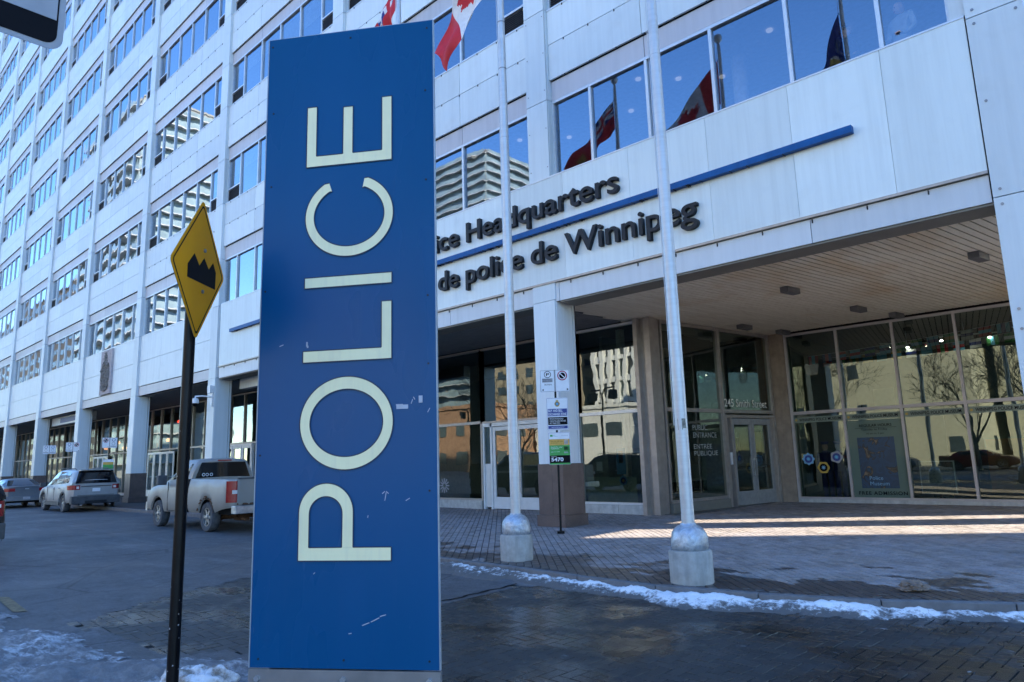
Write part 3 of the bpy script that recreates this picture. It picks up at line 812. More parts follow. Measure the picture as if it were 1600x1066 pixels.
def text_mesh(body, offset=0.0, extrude=0.0, bevel=0.0):
    cu = bpy.data.curves.new('t', 'FONT'); cu.body = body; cu.size = 1; cu.offset = offset; cu.extrude = extrude; cu.bevel_depth = bevel
    cu.resolution_u = 6
    o = bpy.data.objects.new('t', cu); C.objects.link(o)
    dg = bpy.context.evaluated_depsgraph_get(); me = bpy.data.meshes.new_from_object(o.evaluated_get(dg))
    bpy.data.objects.remove(o); bpy.data.curves.remove(cu); return me
def mbox(me):
    co = np.empty(len(me.vertices)*3); me.vertices.foreach_get('co', co); co = co.reshape(-1, 3); return co.min(0), co.max(0)
def letters_3d(body, x_right, cap0, cap, width_first, mat, parent, depth, yaw=0):
    """3D letters on the facade, right end at x_right, baseline cap0, cap height cap; width scale from width_first=(char index, x of its left edge)."""
    off = .010
    H = mbox(text_mesh('H', off))[1][1]; s = cap/H
    full = mbox(text_mesh(body, off)); xr = full[1][0]
    i0, xl = width_first
    a = mbox(text_mesh(body[:i0+1], off))[1][0]; c0 = text_mesh(body[i0], off); c0b = mbox(c0)
    left0 = a-(c0b[1][0]-c0b[0][0])
    sx = (x_right-xl)/(xr-left0)
    for i, ch in enumerate(body):
        if ch == ' ': continue
        me = text_mesh(ch, off, depth/2/s); b_ = mbox(me)
        r_ = mbox(text_mesh(body[:i+1], off))[1][0]
        xo = r_-b_[1][0]
        me.transform(Matrix(((sx, 0, 0, 0), (0, 0, -s, 0), (0, s, 0, 0), (0, 0, 0, 1))))
        me.materials.clear(); me.materials.append(mat)
        me.name = 'letter'
        link('letter', me, parent, (x_right-(xr-xo)*sx, -depth/2-.004, cap0))
letters_3d('Winnipeg Police Headquarters', 1.99, 7.34, .53, (16, -2.93), M['letter'], B, .11)
letters_3d('Service de police de Winnipeg', 3.83, 6.20, .53, (21, .42), M['letter'], B, .11)

def text_flat(body, origin, xdir, zdir, w, h, mat, parent, name='lettering', depth=.002, off=0.0, align='l', spacing=1.0):
    """flat print: origin = lower-left corner of the text box of width w, height h; xdir, zdir world unit vectors."""
    cu = bpy.data.curves.new('t', 'FONT'); cu.body = body; cu.size = 1; cu.offset = off; cu.extrude = 0; cu.resolution_u = 4; cu.space_character = spacing
    o = bpy.data.objects.new('t', cu); C.objects.link(o); dg = bpy.context.evaluated_depsgraph_get()
    me = bpy.data.meshes.new_from_object(o.evaluated_get(dg)); bpy.data.objects.remove(o); bpy.data.curves.remove(cu)
    lo, hi = mbox(me); xd = Vector(xdir).normalized(); zd = Vector(zdir).normalized(); nd = xd.cross(zd)
    sx = w/(hi[0]-lo[0]); sz = h/(hi[1]-lo[1]); 
    for vtx in me.vertices:
        p = Vector(origin)+xd*((vtx.co.x-lo[0])*sx)+zd*((vtx.co.y-lo[1])*sz)+nd*depth; vtx.co = p
    me.materials.clear(); me.materials.append(mat); me.name = name
    return link(name, me, parent)

# ---- ground floor columns
def column(x1, mat, gran=True, right_w=.68, label=None):
    x0 = x1-.70
    mb = MB(); mb.box(x0+.004, x1-.028, -.01, .04, 1.41, 5.235)         # front plate
    mb.box(x0, x0+.02, .0, .69, 1.41, 5.235); mb.box(x1-.02, x1, .02, .60, 1.41, 5.235); mb.box(x1-.02, x1, .62, .72, 1.41, 5.235); mb.box(x0, x1, .69, .72, 1.41, 5.235)
    c = obj('column', mb, M['column'], B)
    obj('column_core', MB().box(x0+.03, x1-.03, .05, .66, 1.41, 5.3), M['dark_gap'], c)
    obj('granite_cladding', MB().box(x0-.02, x1-.30, -.03, .74, .26, 1.405), M['granite'], c)
    obj('granite_cladding', MB().box(x1-.295, x1+.03, -.03, .74, .26, 1.405), M['granite'], c)
    obj('granite_plinth', bev_mb := MB().box(x0-.06, x1+.07, -.07, .78, 0, .258), M['granite'], c)
    return c
for k in range(0, 10):
    if k == 1 or True: column(-BAY*k, None)
# front top of column A
obj('column_head', MB().box(-.696, .0, -.012, .04, 5.245, 5.66), M['column'], B)
obj('column_head', MB().box(-BAY-.696, -BAY, -.012, .04, 5.245, 5.66), M['column'], B)
obj('column_head', MB().box(-.0, .095, .02, .06, 5.20, 5.645), M['beam'], B)

# ---- soffit
SOF = 5.235
sl_n = 0
obj('soffit_deck', MB().box(XL, 9.35, .40, 12, SOF+.06, SOF+.10), M['dark_gap'], B)
ang = R(79.7); dx = math.cos(ang)/math.sin(ang)
def slat(xs, y0, y1, w, dx_, mat=M['slat']):
    a, b = xs+dx_*y0, xs+dx_*y1
    mb = MB().hexa([(a, y0, SOF), (a+w, y0, SOF), (b+w, y1, SOF), (b, y1, SOF), (a, y0, SOF+.03), (a+w, y0, SOF+.03), (b+w, y1, SOF+.03), (b, y1, SOF+.03)])
    return obj('soffit_slat', mb, mat, B)
xq = -2.21
while xq < 9.2:
    y0 = max(.66, (-.60-xq)/dx+.0) if xq < -.6 else .66; y1 = 9.28
    # left boundary: glazing corner / angled wall
    if xq+dx*9.3 > 9.33+.0: y1 = max(.8, (9.2-xq)/dx*1.0) if dx else 9.28
    y1 = min(y1, 9.28)
    if xq < 0.0: y1 = 9.28
    if y1 > y0+.1: slat(xq, y0, y1, .131, dx); sl_n += 1
    xq += .160
M['slat_grey'] = simple('grey_soffit_slat', (.20, .205, .21), .6, 0, .15, 3)
xq = -18.0
while xq < -.62:
    slat(xq, .66, 3.55, .145, 0, M['slat_grey']); sl_n += 1; xq += .160
obj('soffit_board', MB().box(XL, -18.75, .40, 3.6, SOF, SOF+.04), M['slat_grey'], B)
# soffit lights
for xx, yy in [(4.24*.98+.1, 3.3), (4.65, 6.9), (1.5, 6.9), (1.9, 8.75), (5.1, 8.7), (7.9, 3.4)]:
    o = bev(obj('soffit_light', MB().box(-.10, .10, -.26, .26, -.13, 0), simple('lamp_housing', (.12, .115, .12), .5), B, loc=(xx, yy, SOF-.002), rot=(0, 0, ang-math.pi/2)), .012)

# ---- ground floor glazing: generic helper along X at depth y
def glaz_x(y, xs, z0, z1, rail, mat_f, gmat, fw_=.035, top=.07, base=.06, name='shopfront'):
    f = MB()
    for xx in xs: f.box(xx-fw_, xx+fw_, y-.06, y+.09, z0, z1)
    f.box(xs[0], xs[-1], y-.052, y+.082, z0, z0+base); f.box(xs[0], xs[-1], y-.052, y+.082, z1-top, z1)
    for r_ in rail: f.box(xs[0], xs[-1], y-.055, y+.085, r_-.045, r_+.045)
    fr = obj(name, f, mat_f, B)
    lv_ = [z0+base]+[q for r_ in rail for q in (r_-.045, r_+.045)]+[z1-top]
    for a, b in zip(xs, xs[1:]):
        for i in range(0, len(lv_), 2):
            hw = (b-a)/2-fw_; hz = (lv_[i+1]-lv_[i])/2
            me = MB().quad((-hw, 0, -hz), (hw, 0, -hz), (hw, 0, hz), (-hw, 0, hz)).mesh('pane', gmat)
            link('pane', me, fr, ((a+b)/2, y+.02, (lv_[i]+lv_[i+1])/2), (rnd.uniform(-.0015, .0015), 0, rnd.uniform(-.002, .002)))
    return fr
# museum glazing
MY = 9.3
mus = glaz_x(MY, [1.72, 3.25, 4.79, 6.33, 7.87, 9.30], .10, 5.17, [2.68], M['museum_frame'], M['glass_museum'])
obj('stone_sill', MB().box(1.70, 9.4, MY-.10, MY+.2, 0, .10), M['sill_stone'], B)
obj('concrete_pier', MB().box(1.22, 1.68, MY-.10, MY+.5, 0, 5.23), M['conc_brown'], B)
# museum room
def room(x0, x1, y0, y1, z0, z1, wall, floor, ceil):
    obj('room_wall', MB().box(x0, x1, y1, y1+.1, z0, z1), wall, B)
    obj('room_floor', MB().box(x0, x1, y0, y1, z0-.05, z0+.015), floor, B)
    obj('room_ceiling', MB().box(x0, x1, y0, y1, z1-.05, z1), ceil, B)
    obj('room_wall', MB().box(x0-.1, x0, y0, y1, z0, z1), wall, B)
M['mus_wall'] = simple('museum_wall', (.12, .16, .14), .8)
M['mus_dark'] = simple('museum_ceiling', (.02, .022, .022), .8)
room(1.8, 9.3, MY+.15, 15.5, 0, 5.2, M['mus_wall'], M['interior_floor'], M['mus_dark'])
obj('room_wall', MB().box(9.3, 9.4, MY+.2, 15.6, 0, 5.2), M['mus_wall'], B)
# display boards and mannequins in the museum
def board(name, label, x0, x1, y, z0, z1, mat, frame=None):
    t = thing(name, label, 'display board', ((x0+x1)/2, y, z0))
    obj('panel', MB().box(-(x1-x0)/2, (x1-x0)/2, 0, .04, 0, z1-z0), mat, t)
    if frame: obj('border', MB().box(-(x1-x0)/2-.03, (x1-x0)/2+.03, .01, .06, -.03, z1-z0+.03), frame, t)
    obj('foot', MB().box(-.25, .25, .0, .3, -z0+.02, -z0+.05), M['letter'], t)
    obj('support', MB().box(-.03, .03, .045, .07, -z0+.02, (z1-z0)*.5), M['letter'], t)
    return t
# "photo" board in third pane
def photomat():
    m = N('photo_print'); w = m.coord('Object'); a = m.noise(w, 5, 5, .7, 1.5)
    return m.done(m.pbr(m.ramp(a, [(.35, (.02, .02, .02)), (.5, (.25, .24, .2)), (.6, (.05, .07, .08)), (.7, (.5, .45, .32))]), .5))
M['photo'] = photomat()
board('photo_board', 'framed photo board leaning behind the third museum window', 4.95, 5.75, MY+.5, .28, 1.12, M['photo'], M['white_sheet'])
board('partition_board', 'tall pale green partition board inside the museum', 5.0, 5.5, MY+1.4, .1, 3.4, M['mus_wall'])
board('low_cabinet_board', 'low brown display panel behind the fourth museum window', 6.4, 8.7, MY+1.6, .3, 1.7, simple('orange_brown_panel', (.30, .14, .05), .5))
board('tall_banner', 'tall dark banner standing behind the first museum window', 2.75, 3.05, MY+1.2, .1, 3.0, simple('dark_banner', (.03, .045, .05), .6))
board('grey_banner', 'grey banner beside the dark one in the museum', 3.5, 4.1, MY+2.2, .1, 3.4, simple('grey_banner_cloth', (.25, .29, .26), .7))
for nx, nm in ((2.15, 'left'), (2.55, 'right')):
    t = thing('mannequin', 'dark uniformed mannequin standing %s behind the first museum window' % ('nearest the concrete pier' if nm == 'left' else 'beside the tall dark banner'), 'mannequin', (nx, MY+1.3, .02))
    mb = MB(); mb.tube([(-.1, 0, 0), (-.1, 0, .85), (-.06, 0, .95)], [.06, .09, .1], 10); mb.tube([(.1, 0, 0), (.1, 0, .85), (.06, 0, .95)], [.06, .09, .1], 10)
    mb.tube([(0, 0, .85), (0, 0, 1.1), (0, 0, 1.4), (0, 0, 1.5)], [.16, .15, .2, .07], 12)
    mb.tube([(-.2, 0, 1.42), (-.27, .02, 1.1), (-.25, -.05, .85)], [.06, .05, .04], 8); mb.tube([(.2, 0, 1.42), (.27, .02, 1.1), (.25, -.05, .85)], [.06, .05, .04], 8)
    obj('uniform', mb, M['sign_navy'], t, 40)
    obj('head', MB().tube([(0, 0, 1.48), (0, 0, 1.55), (0, 0, 1.63), (0, 0, 1.70), (0, 0, 1.74)], [.05, .075, .09, .075, .03], 12), M['skin'], t, 60)
    obj('cap', MB().tube([(0, 0, 1.69), (0, 0, 1.72), (0, 0, 1.77), (0, 0, 1.78)], [.10, .11, .13, .12], 12), M['fl_blue'], t, 40)
# bunting
flag_m = ['fl_red', 'fl_sky', 'fl_gold', 'fl_white', 'fl_green', 'fl_blue', 'fl_red', 'fl_sky']
def bunting(p0, p1, n, sag, label):
    t = thing('bunting', label, 'bunting', p0); v0 = Vector(p0); d = Vector(p1)-v0; pts = []
    for i in range(n*2+1):
        u = i/(n*2); pts.append(d*u+Vector((0, 0, -sag*4*u*(1-u))))
    obj('string', MB().tube(pts, .006, 5), M['white_sheet'], t)
    for i in range(n):
        q = pts[2*i+1]; dd = d.normalized()*.15
        c1, c2 = rnd.sample(flag_m, 2)
        mb = MB(); mb.quad(q-dd, q-dd-Vector((0, 0, .27)), q+dd-Vector((0, 0, .27)), q+dd, 0)
        kk = rnd.random(); e = Vector((0, -.004, 0))
        if kk < .5: mb.quad(q-dd*.35+e, q-dd*.35-Vector((0, 0, .27))+e, q+dd*.35-Vector((0, 0, .27))+e, q+dd*.35+e, 1)
        else: mb.quad(q-dd+e-Vector((0, 0, .09)), q-dd-Vector((0, 0, .18))+e, q+dd-Vector((0, 0, .18))+e, q+dd+e-Vector((0, 0, .09)), 1)
        obj('pennant', mb, [M[c1], M[c2]], t)
bunting((1.9, 10.5, 4.55), (9.2, 10.3, 5.0), 17, .08, 'string of small world flags nearest the museum glass')
bunting((1.9, 11.8, 4.6), (9.2, 11.3, 4.85), 17, .14, 'string of small world flags deeper inside the museum')
# track lights
for (xa, ya, xb, yb, lb) in [(4.0, 11.0, 5.2, 12.2, 'white track of spotlights above the second museum window'), (5.4, 10.9, 7.0, 11.6, 'white track of spotlights above the third museum window'), (7.4, 10.9, 9.0, 11.6, 'white track of spotlights above the fourth museum window')]:
    t = thing('track_light', lb, 'ceiling light', (xa, ya, 4.75))
    d = Vector((xb-xa, yb-ya, 0))
    obj('track', MB().tube([(0, 0, 0), d], .02, 6), M['white_sheet'], t)
    obj('hanger', MB().tube([d*.5, d*.5+Vector((0, 0, .43))], .008, 5), M['white_sheet'], t)
    for u in (.15, .5, .85):
        p = d*u; s_ = obj('spotlight', MB().tube([p, p+Vector((.02, -.05, -.14))], [.035, .05], 10), M['white_sheet'], t)
        obj('bulb', MB().tube([p+Vector((.021, -.052, -.141)), p+Vector((.022, -.053, -.15))], .04, 10), M['spot'], s_)
# window graphics on the museum glass
GY = MY-.0
def film(x0, x1, z0, z1, mat, y=MY+.012, name='window_film', parent=mus):
    return obj(name, MB().quad((x0, y, z0), (x1, y, z0), (x1, y, z1), (x0, y, z1)), mat, parent)
def filmmat(name, col, a):
    m = N(name); p = m.n('ShaderNodeBsdfDiffuse'); p.inputs[0].default_value = (*col, 1); t = m.n('ShaderNodeBsdfTransparent')
    mx = m.n('ShaderNodeMixShader'); mx.inputs[0].default_value = a; m.l(t.outputs[0], mx.inputs[1]); m.l(p.outputs[0], mx.inputs[2]); return m.done(mx.outputs[0])
M['film_green'] = filmmat('pale_green_window_film', (.16, .22, .19), .75)
M['film_strip'] = filmmat('grey_green_name_strip', (.26, .31, .26), .8)
M['film_frost'] = filmmat('frosted_film', (.6, .62, .55), .3)
for i, (a, b) in enumerate([(1.76, 3.21), (3.29, 4.75), (4.83, 6.29), (6.37, 7.83), (7.91, 9.26)]):
    film(a, b, 2.38, 2.55, M['film_strip'])
    text_flat('WINNIPEG POLICE MUSEUM', (a+.16, MY+.0, 2.42), (1, 0, 0), (0, 0, 1), 1.22, .09, M['black'], mus, 'lettering', .0, .012)
    obj('crest', MB().tube([(a+.07, MY+.002, 2.465), (a+.07, MY+.0, 2.465)], .035, 10), M['gold'], mus)
film(3.29, 4.75, .16, 2.36, M['film_green'])
def postermat():
    m = N('blue_poster_print'); w = m.coord('Object'); a = m.noise(w, 3.2, 4, .6, 1)
    return m.done(m.pbr(m.ramp(a, [(.42, (.001, .030, .075)), (.55, (.002, .045, .11)), (.60, (.006, .008, .01)), (.68, (.16, .13, .09))]), .4))
film(3.52, 4.50, .42, 1.86, postermat(), MY+.008, 'poster')
text_flat('REGULAR HOURS', (3.62, MY, 2.16), (1, 0, 0), (0, 0, 1), .86, .075, M['black'], mus, 'lettering', -.0, .01)
text_flat('Tuesday to Friday', (3.66, MY, 2.04), (1, 0, 0), (0, 0, 1), .7, .07, M['black'], mus, 'lettering', -.0, .0)
text_flat('10 am to 3 pm', (3.8, MY, 1.93), (1, 0, 0), (0, 0, 1), .45, .06, M['black'], mus, 'lettering', -.0, .0)
film(3.5, 4.6, 2.125, 2.132, M['black'], MY+.004, 'rule')
text_flat('FREE ADMISSION', (3.42, MY, .235), (1, 0, 0), (0, 0, 1), 1.26, .10, M['black'], mus, 'lettering', -.0, .014, spacing=1.15)
text_flat('Police\nMuseum', (3.75, MY-.002, .50), (1, 0, 0), (0, 0, 1), .5, .26, M['pale_blue_print'], mus, 'lettering', .0, 0)
# museum crests
def crest(x, z, r, cols, shape, parent, y=MY-.001):
    t = obj('crest', MB().poly([(x+r*shape(a)*math.cos(a), y, z+r*shape(a)*math.sin(a)) for a in [i*math.pi/24 for i in range(48)]]), cols[0], parent)
    obj('crest_ring', MB().poly([(x+r*.68*math.cos(a), y-.002, z+r*.68*math.sin(a)) for a in [i*math.pi/16 for i in range(32)]]), cols[1], t)
    obj('crest_centre', MB().poly([(x+r*(.42 if i % 2 else .2)*math.cos(i*math.pi/8), y-.004, z+r*(.42 if i % 2 else .2)*math.sin(i*math.pi/8)) for i in range(16)]), cols[2], t)
crest(2.08, 1.28, .17, [M['pale_blue_print'], M['sign_navy'], M['fl_sky']], lambda a: 1+.1*math.cos(8*a), mus)
crest(2.50, 1.02, .17, [M['gold'], M['black'], M['pale_blue_print']], lambda a: 1+.06*math.cos(6*a), mus)
crest(2.90, 1.32, .17, [M['grey_print'], M['sign_navy'], M['fl_sky']], lambda a: 1+.08*math.cos(5*a+.3), mus)
obj('crown_film', MB().poly([(2.45+.22*a, MY-.001, 4.02+.2*b) for a, b in [(-.7,-1),(.7,-1),(.8,-.3),(1,.3),(.7,.8),(.3,.5),(.12,.75),(.12,1.1),(-.12,1.1),(-.12,.75),(-.3,.5),(-.7,.8),(-1,.3),(-.8,-.3)]]), M['film_frost'], mus)

# ---- angled entrance wall
P0 = Vector((.30, 4.05, 0)); P1 = Vector((1.20, 9.24, 0)); dW = (P1-P0); LW = dW.length; dW.normalize(); nW = Vector((dW.y, -dW.x, 0))   # nW faces out
ent = thing  # alias guard
def wl_obj(name, segs, mat, parent=B, smooth=None):
    """boxes given as (s0,s1,z0,z1,d0,d1): s along the wall, d outward"""
    mb = MB()
    for s0, s1, z0, z1, d0, d1 in segs:
        a = P0+dW*((s0+s1)/2)+nW*((d0+d1)/2)+Vector((0, 0, (z0+z1)/2))
        mb.obox(a, dW*((s1-s0)/2), nW*((d1-d0)/2), (0, 0, (z1-z0)/2))
    return obj(name, mb, mat, parent)
def wl_pane(s0, s1, z0, z1, mat, parent, d=.0):
    a = P0+dW*((s0+s1)/2)+nW*d; hw = (s1-s0)/2; hz = (z1-z0)/2
    me = MB().quad((-hw, 0, -hz), (hw, 0, -hz), (hw, 0, hz), (-hw, 0, hz)).mesh('pane', mat)
    return link('pane', me, parent, (a.x, a.y, (z0+z1)/2), (rnd.uniform(-.001, .001), 0, math.atan2(dW.y, dW.x)+math.pi*0+rnd.uniform(-.001, .001)))
S1, S2, S3 = 2.55, 5.12, LW
fr = wl_obj('entrance_frame', [(0, .06, .3, 5.22, -.06, .06), (S1-.05, S1+.05, 0, 5.22, -.08, .08), (S2-.04, S2+.06, 0, 5.22, -.07, .07), (.06, S1-.05, 2.70, 2.80, -.05, .05), (S1+.05, S2-.04, 2.70, 2.80, -.05, .05),
    (.06, S1-.05, 5.12, 5.22, -.05, .05), (S1+.05, S2-.04, 5.12, 5.22, -.05, .05), (.06, S1-.05, .26, .34, -.05, .05),
    (S1+.05, S2-.04, 2.56, 2.64, -.05, .07), (S1+.05, S1+.20, 0, 2.56, -.05, .02), (S1+.30, S1+.36, 0, 2.56, -.05, .07), (S2-.20, S2-.04, 0, 2.56, -.05, .02)], M['bronze'])
wl_pane(.06, S1-.05, .34, 2.70, M['glass_low'], fr); wl_pane(.06, S1-.05, 2.80, 5.12, M['glass_low'], fr); wl_pane(S1+.05, S2-.04, 2.80, 5.12, M['glass_low'], fr)
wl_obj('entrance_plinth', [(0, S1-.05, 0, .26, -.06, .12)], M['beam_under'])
wl_obj('pier_return', [(S2+.06, S3+.1, 0, 5.22, -.2, .04)], M['conc_brown'])
def leaf(s0, s1, hs):
    d = wl_obj('door', [(s0, s0+.12, .02, 2.54, -.03, .03), (s1-.12, s1, .02, 2.54, -.03, .03), (s0+.12, s1-.12, .02, .42, -.03, .03), (s0+.12, s1-.12, 2.36, 2.54, -.03, .03)], simple('grey_door_paint', (.30, .30, .30), .4, .1))
    wl_pane(s0+.12, s1-.12, .42, 2.36, M['glass_low'], d)
    wl_obj('push_bar', [(s0+.12, s1-.12, 1.05, 1.13, -.06, -.03)], M['letter'], d)
    wl_obj('door_handle', [(hs-.012, hs+.012, .85, 1.35, .05, .075), (hs-.012, hs+.012, .87, .89, .03, .05), (hs-.012, hs+.012, 1.31, 1.33, .03, .05)], M['chrome'], d)
    return d
dm = (S1+.36+S2-.20)/2
d1 = leaf(S1+.37, dm-.005, dm-.06); d2 = leaf(dm+.005, S2-.21, dm+.06)
wl_obj('notice', [(S1+.62, S1+.74, 1.30, 1.95, -.02, -.008)], M['sign_navy'], d1); wl_obj('notice', [(S1+.62, S1+.74, 1.97, 2.12, -.02, -.008)], M['white_sheet'], d1)
wl_obj('poster', [(dm+.18, dm+.5, 1.45, 2.15, -.02, -.008)], M['gold'], d2); wl_obj('poster_border', [(dm+.14, dm+.54, 1.40, 2.2, -.026, -.021)], M['black'], d2)
wl_obj('wall_intercom', [(S1+.215, S1+.285, 1.2, 1.55, .0, .05)], M['white_sheet'])
def wtext(body, s0, z0, w, h, mat, off=.01, d=.015):
    o = P0+dW*s0+nW*d+Vector((0, 0, z0)); return text_flat(body, o, dW, (0, 0, 1), w, h, mat, fr, 'lettering', 0, off)
M['frost_letter'] = simple('frosted_letter', (.75, .76, .70), .7)
M['frost_dim'] = simple('dim_frosted_letter', (.34, .38, .35), .7)
wtext('245 Smith Street', S1+.14, 2.88, S2-S1-.42, .24, M['frost_letter'], .006)
wtext('PUBLIC\nENTRANCE', 1.15, 1.98, 1.05, .36, M['frost_dim'], .0)
wtext('ENTRÉE\nPUBLIQUE', 1.15, 1.46, 1.05, .38, M['frost_dim'], .0)
# lobby behind the angled wall and the left glazing
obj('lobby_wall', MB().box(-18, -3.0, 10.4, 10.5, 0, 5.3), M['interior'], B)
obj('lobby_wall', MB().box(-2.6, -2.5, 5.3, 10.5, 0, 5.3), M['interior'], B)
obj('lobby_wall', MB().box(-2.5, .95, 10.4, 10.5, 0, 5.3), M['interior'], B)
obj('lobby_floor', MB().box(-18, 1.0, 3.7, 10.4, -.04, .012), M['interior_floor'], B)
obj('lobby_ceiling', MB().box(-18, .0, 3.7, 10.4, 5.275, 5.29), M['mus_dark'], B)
rad = thing('radiator', 'ribbed dark radiator low behind the public entrance glass', 'radiator', (-.2, 6.2, 0), R(80))
for i in range(22): obj('fin', MB().box(-.8+i*.07, -.8+i*.07+.03, 0, .1, .45, .75), M['letter'], rad)
obj('casing', MB().box(-.85, .8, .1, .14, .40, .80), M['interior'], rad)
# H-section steel post at the glazing corner
post = obj('steel_post', MB().box(-.10, .02, 3.38, 3.56, 0, 5.23).box(.02, .16, 3.56, 3.60, 0, 5.23).box(.16, .34, 3.50, 3.98, 0, 5.23), M['bronze'], B)
# left glazing of the right-hand block
GL = 3.58
xs = [-6.20, -3.20, -2.20, -.10]
lf = MB()
glz = glaz_x(GL, [-9.3, -6.22], .26, 5.20, [2.76], M['bronze'], M['glass_low'])
glz2 = glaz_x(GL, [-6.22, -3.55, -2.2], 2.72, 5.20, [], M['bronze'], M['glass_low'])
glz3 = glaz_x(GL, [-2.2, -.10], .24, 5.20, [2.74], M['alu'], M['glass_low'])
for a, b in ((-9.3, -8.0), (-8.0, -6.22), (-2.2, -.95), (-.94, -.1)):
    obj('stone_sill', MB().box(a, b-.006, GL-.10, GL+.15, 0, .26 if a < -5 else .235), M['sill_stone'], B)
obj('lower_panel', MB().box(-2.1, -.45, GL+.10, GL+.12, .3, .98), simple('pale_green_panel', (.40, .45, .38), .6), B)
# white doors there
def door_x(x0, x1, y, mat=M['white_door'], zt=2.58, hx=None):
    mb = MB(); mb.box(x0, x0+.11, y-.03, y+.03, .02, zt); mb.box(x1-.11, x1, y-.03, y+.03, .02, zt); mb.box(x0+.11, x1-.11, y-.028, y+.028, .02, .38); mb.box(x0+.11, x1-.11, y-.028, y+.028, zt-.12, zt)
    d = obj('door', mb, mat, B)
    link('pane', MB().quad((x0+.11, y, .38), (x1-.11, y, .38), (x1-.11, y, zt-.12), (x0+.11, y, zt-.12)).mesh('pane', M['glass_low']), d)
    obj('push_bar', MB().box(x0+.11, x1-.11, y+.04, y+.07, 1.12, 1.19), M['alu'], d)
    if hx is not None: obj('door_handle', MB().tube([(hx, y-.03, .5), (hx, y-.08, .55), (hx, y-.08, 1.75), (hx, y-.03, 1.8)], .012, 8), M['chrome'], d)
    return d
obj('door_frame', MB().box(-6.16, -6.10, GL-.06, GL+.06, 0, 2.72).box(-5.82, -5.74, GL-.06, GL+.06, 0, 2.72).box(-6.10, -2.2, GL-.06, GL+.06, 2.60, 2.715).box(-6.10, -5.82, GL-.02, GL+.04, 1.36, 1.42).box(-4.74, -4.66, GL-.06, GL+.06, 0, 2.6), M['white_door'], B)
obj('side_light_panel', MB().box(-6.10, -5.82, GL-.01, GL+.02, .06, 1.36), M['white_door'], B)
obj('side_light_panel', MB().box(-6.04, -5.88, GL-.02, GL-.01, .14, 1.26), M['alu'], B)
link('pane', MB().quad((-6.10, GL, 1.42), (-5.82, GL, 1.42), (-5.82, GL, 2.60), (-6.10, GL, 2.60)).mesh('pane', M['glass_low']), B)
door_x(-5.73, -4.75, GL, hx=-4.86); door_x(-4.65, -3.65, GL, hx=-4.53); door_x(-3.6, -2.3, GL)
obj('starburst_sticker', (lambda mb: [mb.obox((-8.15+.16*math.cos(a), GL+.015, .72+.16*math.sin(a)), (.09*math.cos(a), 0, .09*math.sin(a)), (-.018*math.sin(a), 0, .018*math.cos(a)), (0, .002, 0)) for a in [i*math.pi/6 for i in range(12)]] and mb)(MB()), M['grey_print'], glz)
def notice(x0, x1, z0, z1, mat, name='notice'): return obj(name, MB().box(x0, x1, GL+.03, GL+.035, z0, z1), mat, glz3)
notice(-1.02, -.72, 1.05, 1.75, M['pale_blue_print'], 'poster'); notice(-.94, -.8, 1.35, 1.68, M['gold'], 'poster'); notice(-.5, -.25, 1.75, 2.35, M['grey_print']); notice(-1.7, -1.5, 1.15, 1.4, M['white_sheet'])
crest(-.82, .88, .13, [M['pale_blue_print'], M['sign_navy'], M['gold']], lambda a: 1+.08*math.cos(8*a), glz3, GL+.025)
obj('interior_column', MB().box(-1.28, -1.12, 4.3, 4.5, 0, 5.2), M['white_int'], B)
obj('wall_sign', MB().box(-5.2, -5.0, 6, 6.05, 1.5, 1.7), M['white_sheet'], B)
# long left ground floor: glazing at y=3.6 with bronze mullions
xs = [-9.3-3.05*i*.5 for i in range(0, 50)][::-1]
glzL = glaz_x(3.62, xs, .1, 5.2, [2.72], M['bronze'], M['glass_low'], .03)
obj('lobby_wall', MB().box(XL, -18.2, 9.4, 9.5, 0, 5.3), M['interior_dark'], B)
obj('lobby_floor', MB().box(XL, -18, 3.7, 9.4, -.04, .012), M['interior_floor'], B)
obj('stone_sill', MB().box(XL, -9.3, 3.5, 3.8, 0, .1), M['sill_stone'], B)
# doors in bay 2 (white) and bay 3 (bronze)
for a in (-24.9, -23.9, -22.9): door_x(a, a+.95, 3.5, hx=a+.12)
obj('door_frame', MB().box(-25.0, -21.8, 3.46, 3.58, 2.58, 2.68).box(-25.06, -25.0, 3.46, 3.58, 0, 2.68).box(-21.9, -21.84, 3.46, 3.58, 0, 2.68), M['white_door'], B)
for a in (-36.2, -35.2, -34.2, -33.2, -32.2, -45.5, -44.5, -43.5): door_x(a, a+.95, 3.5, M['alu'], hx=a+.12)
# hanging white band above the doors in bay 2 and bay 5
obj('sign_band', MB().box(-18.1, -9.6, .95, 1.25, 4.80, 5.22), M['panel'], B)
ob = obj('sign_band', MB().box(-45.6, -37.2, .8, 1.1, 4.7, 5.22), M['panel'], B)
obj('sign_band_panel', MB().box(-43.6, -37.5, .78, .8, 4.82, 5.14), M['sign_navy'], ob)
# lobby glow seen in bay 3/4
obj('red_neon_sign', MB().box(-33.9, -33.1, 4.6, 4.65, 4.35, 4.50), M['red_lamp'], B)
obj('lobby_screen', MB().box(-34.0, -33.0, 4.66, 4.70, 3.9, 4.55), M['interior_dark'], B)
for p in [(-36.2, 5.0, 3.3), (-46, 4.4, 3.1), (-43.0, 4.2, 3.4), (-41.6, 4.2, 3.0)]:
    obj('hanging_lamp', MB().tube([(p[0], p[1], p[2]), (p[0], p[1], p[2]+.12), (p[0], p[1], p[2]+.22)], [.12, .16, .06], 12), M['orange_lamp'], B)
    obj('lamp_cord', MB().tube([(p[0], p[1], p[2]+.22), (p[0], p[1], 5.2)], .008, 5), M['letter'], B)
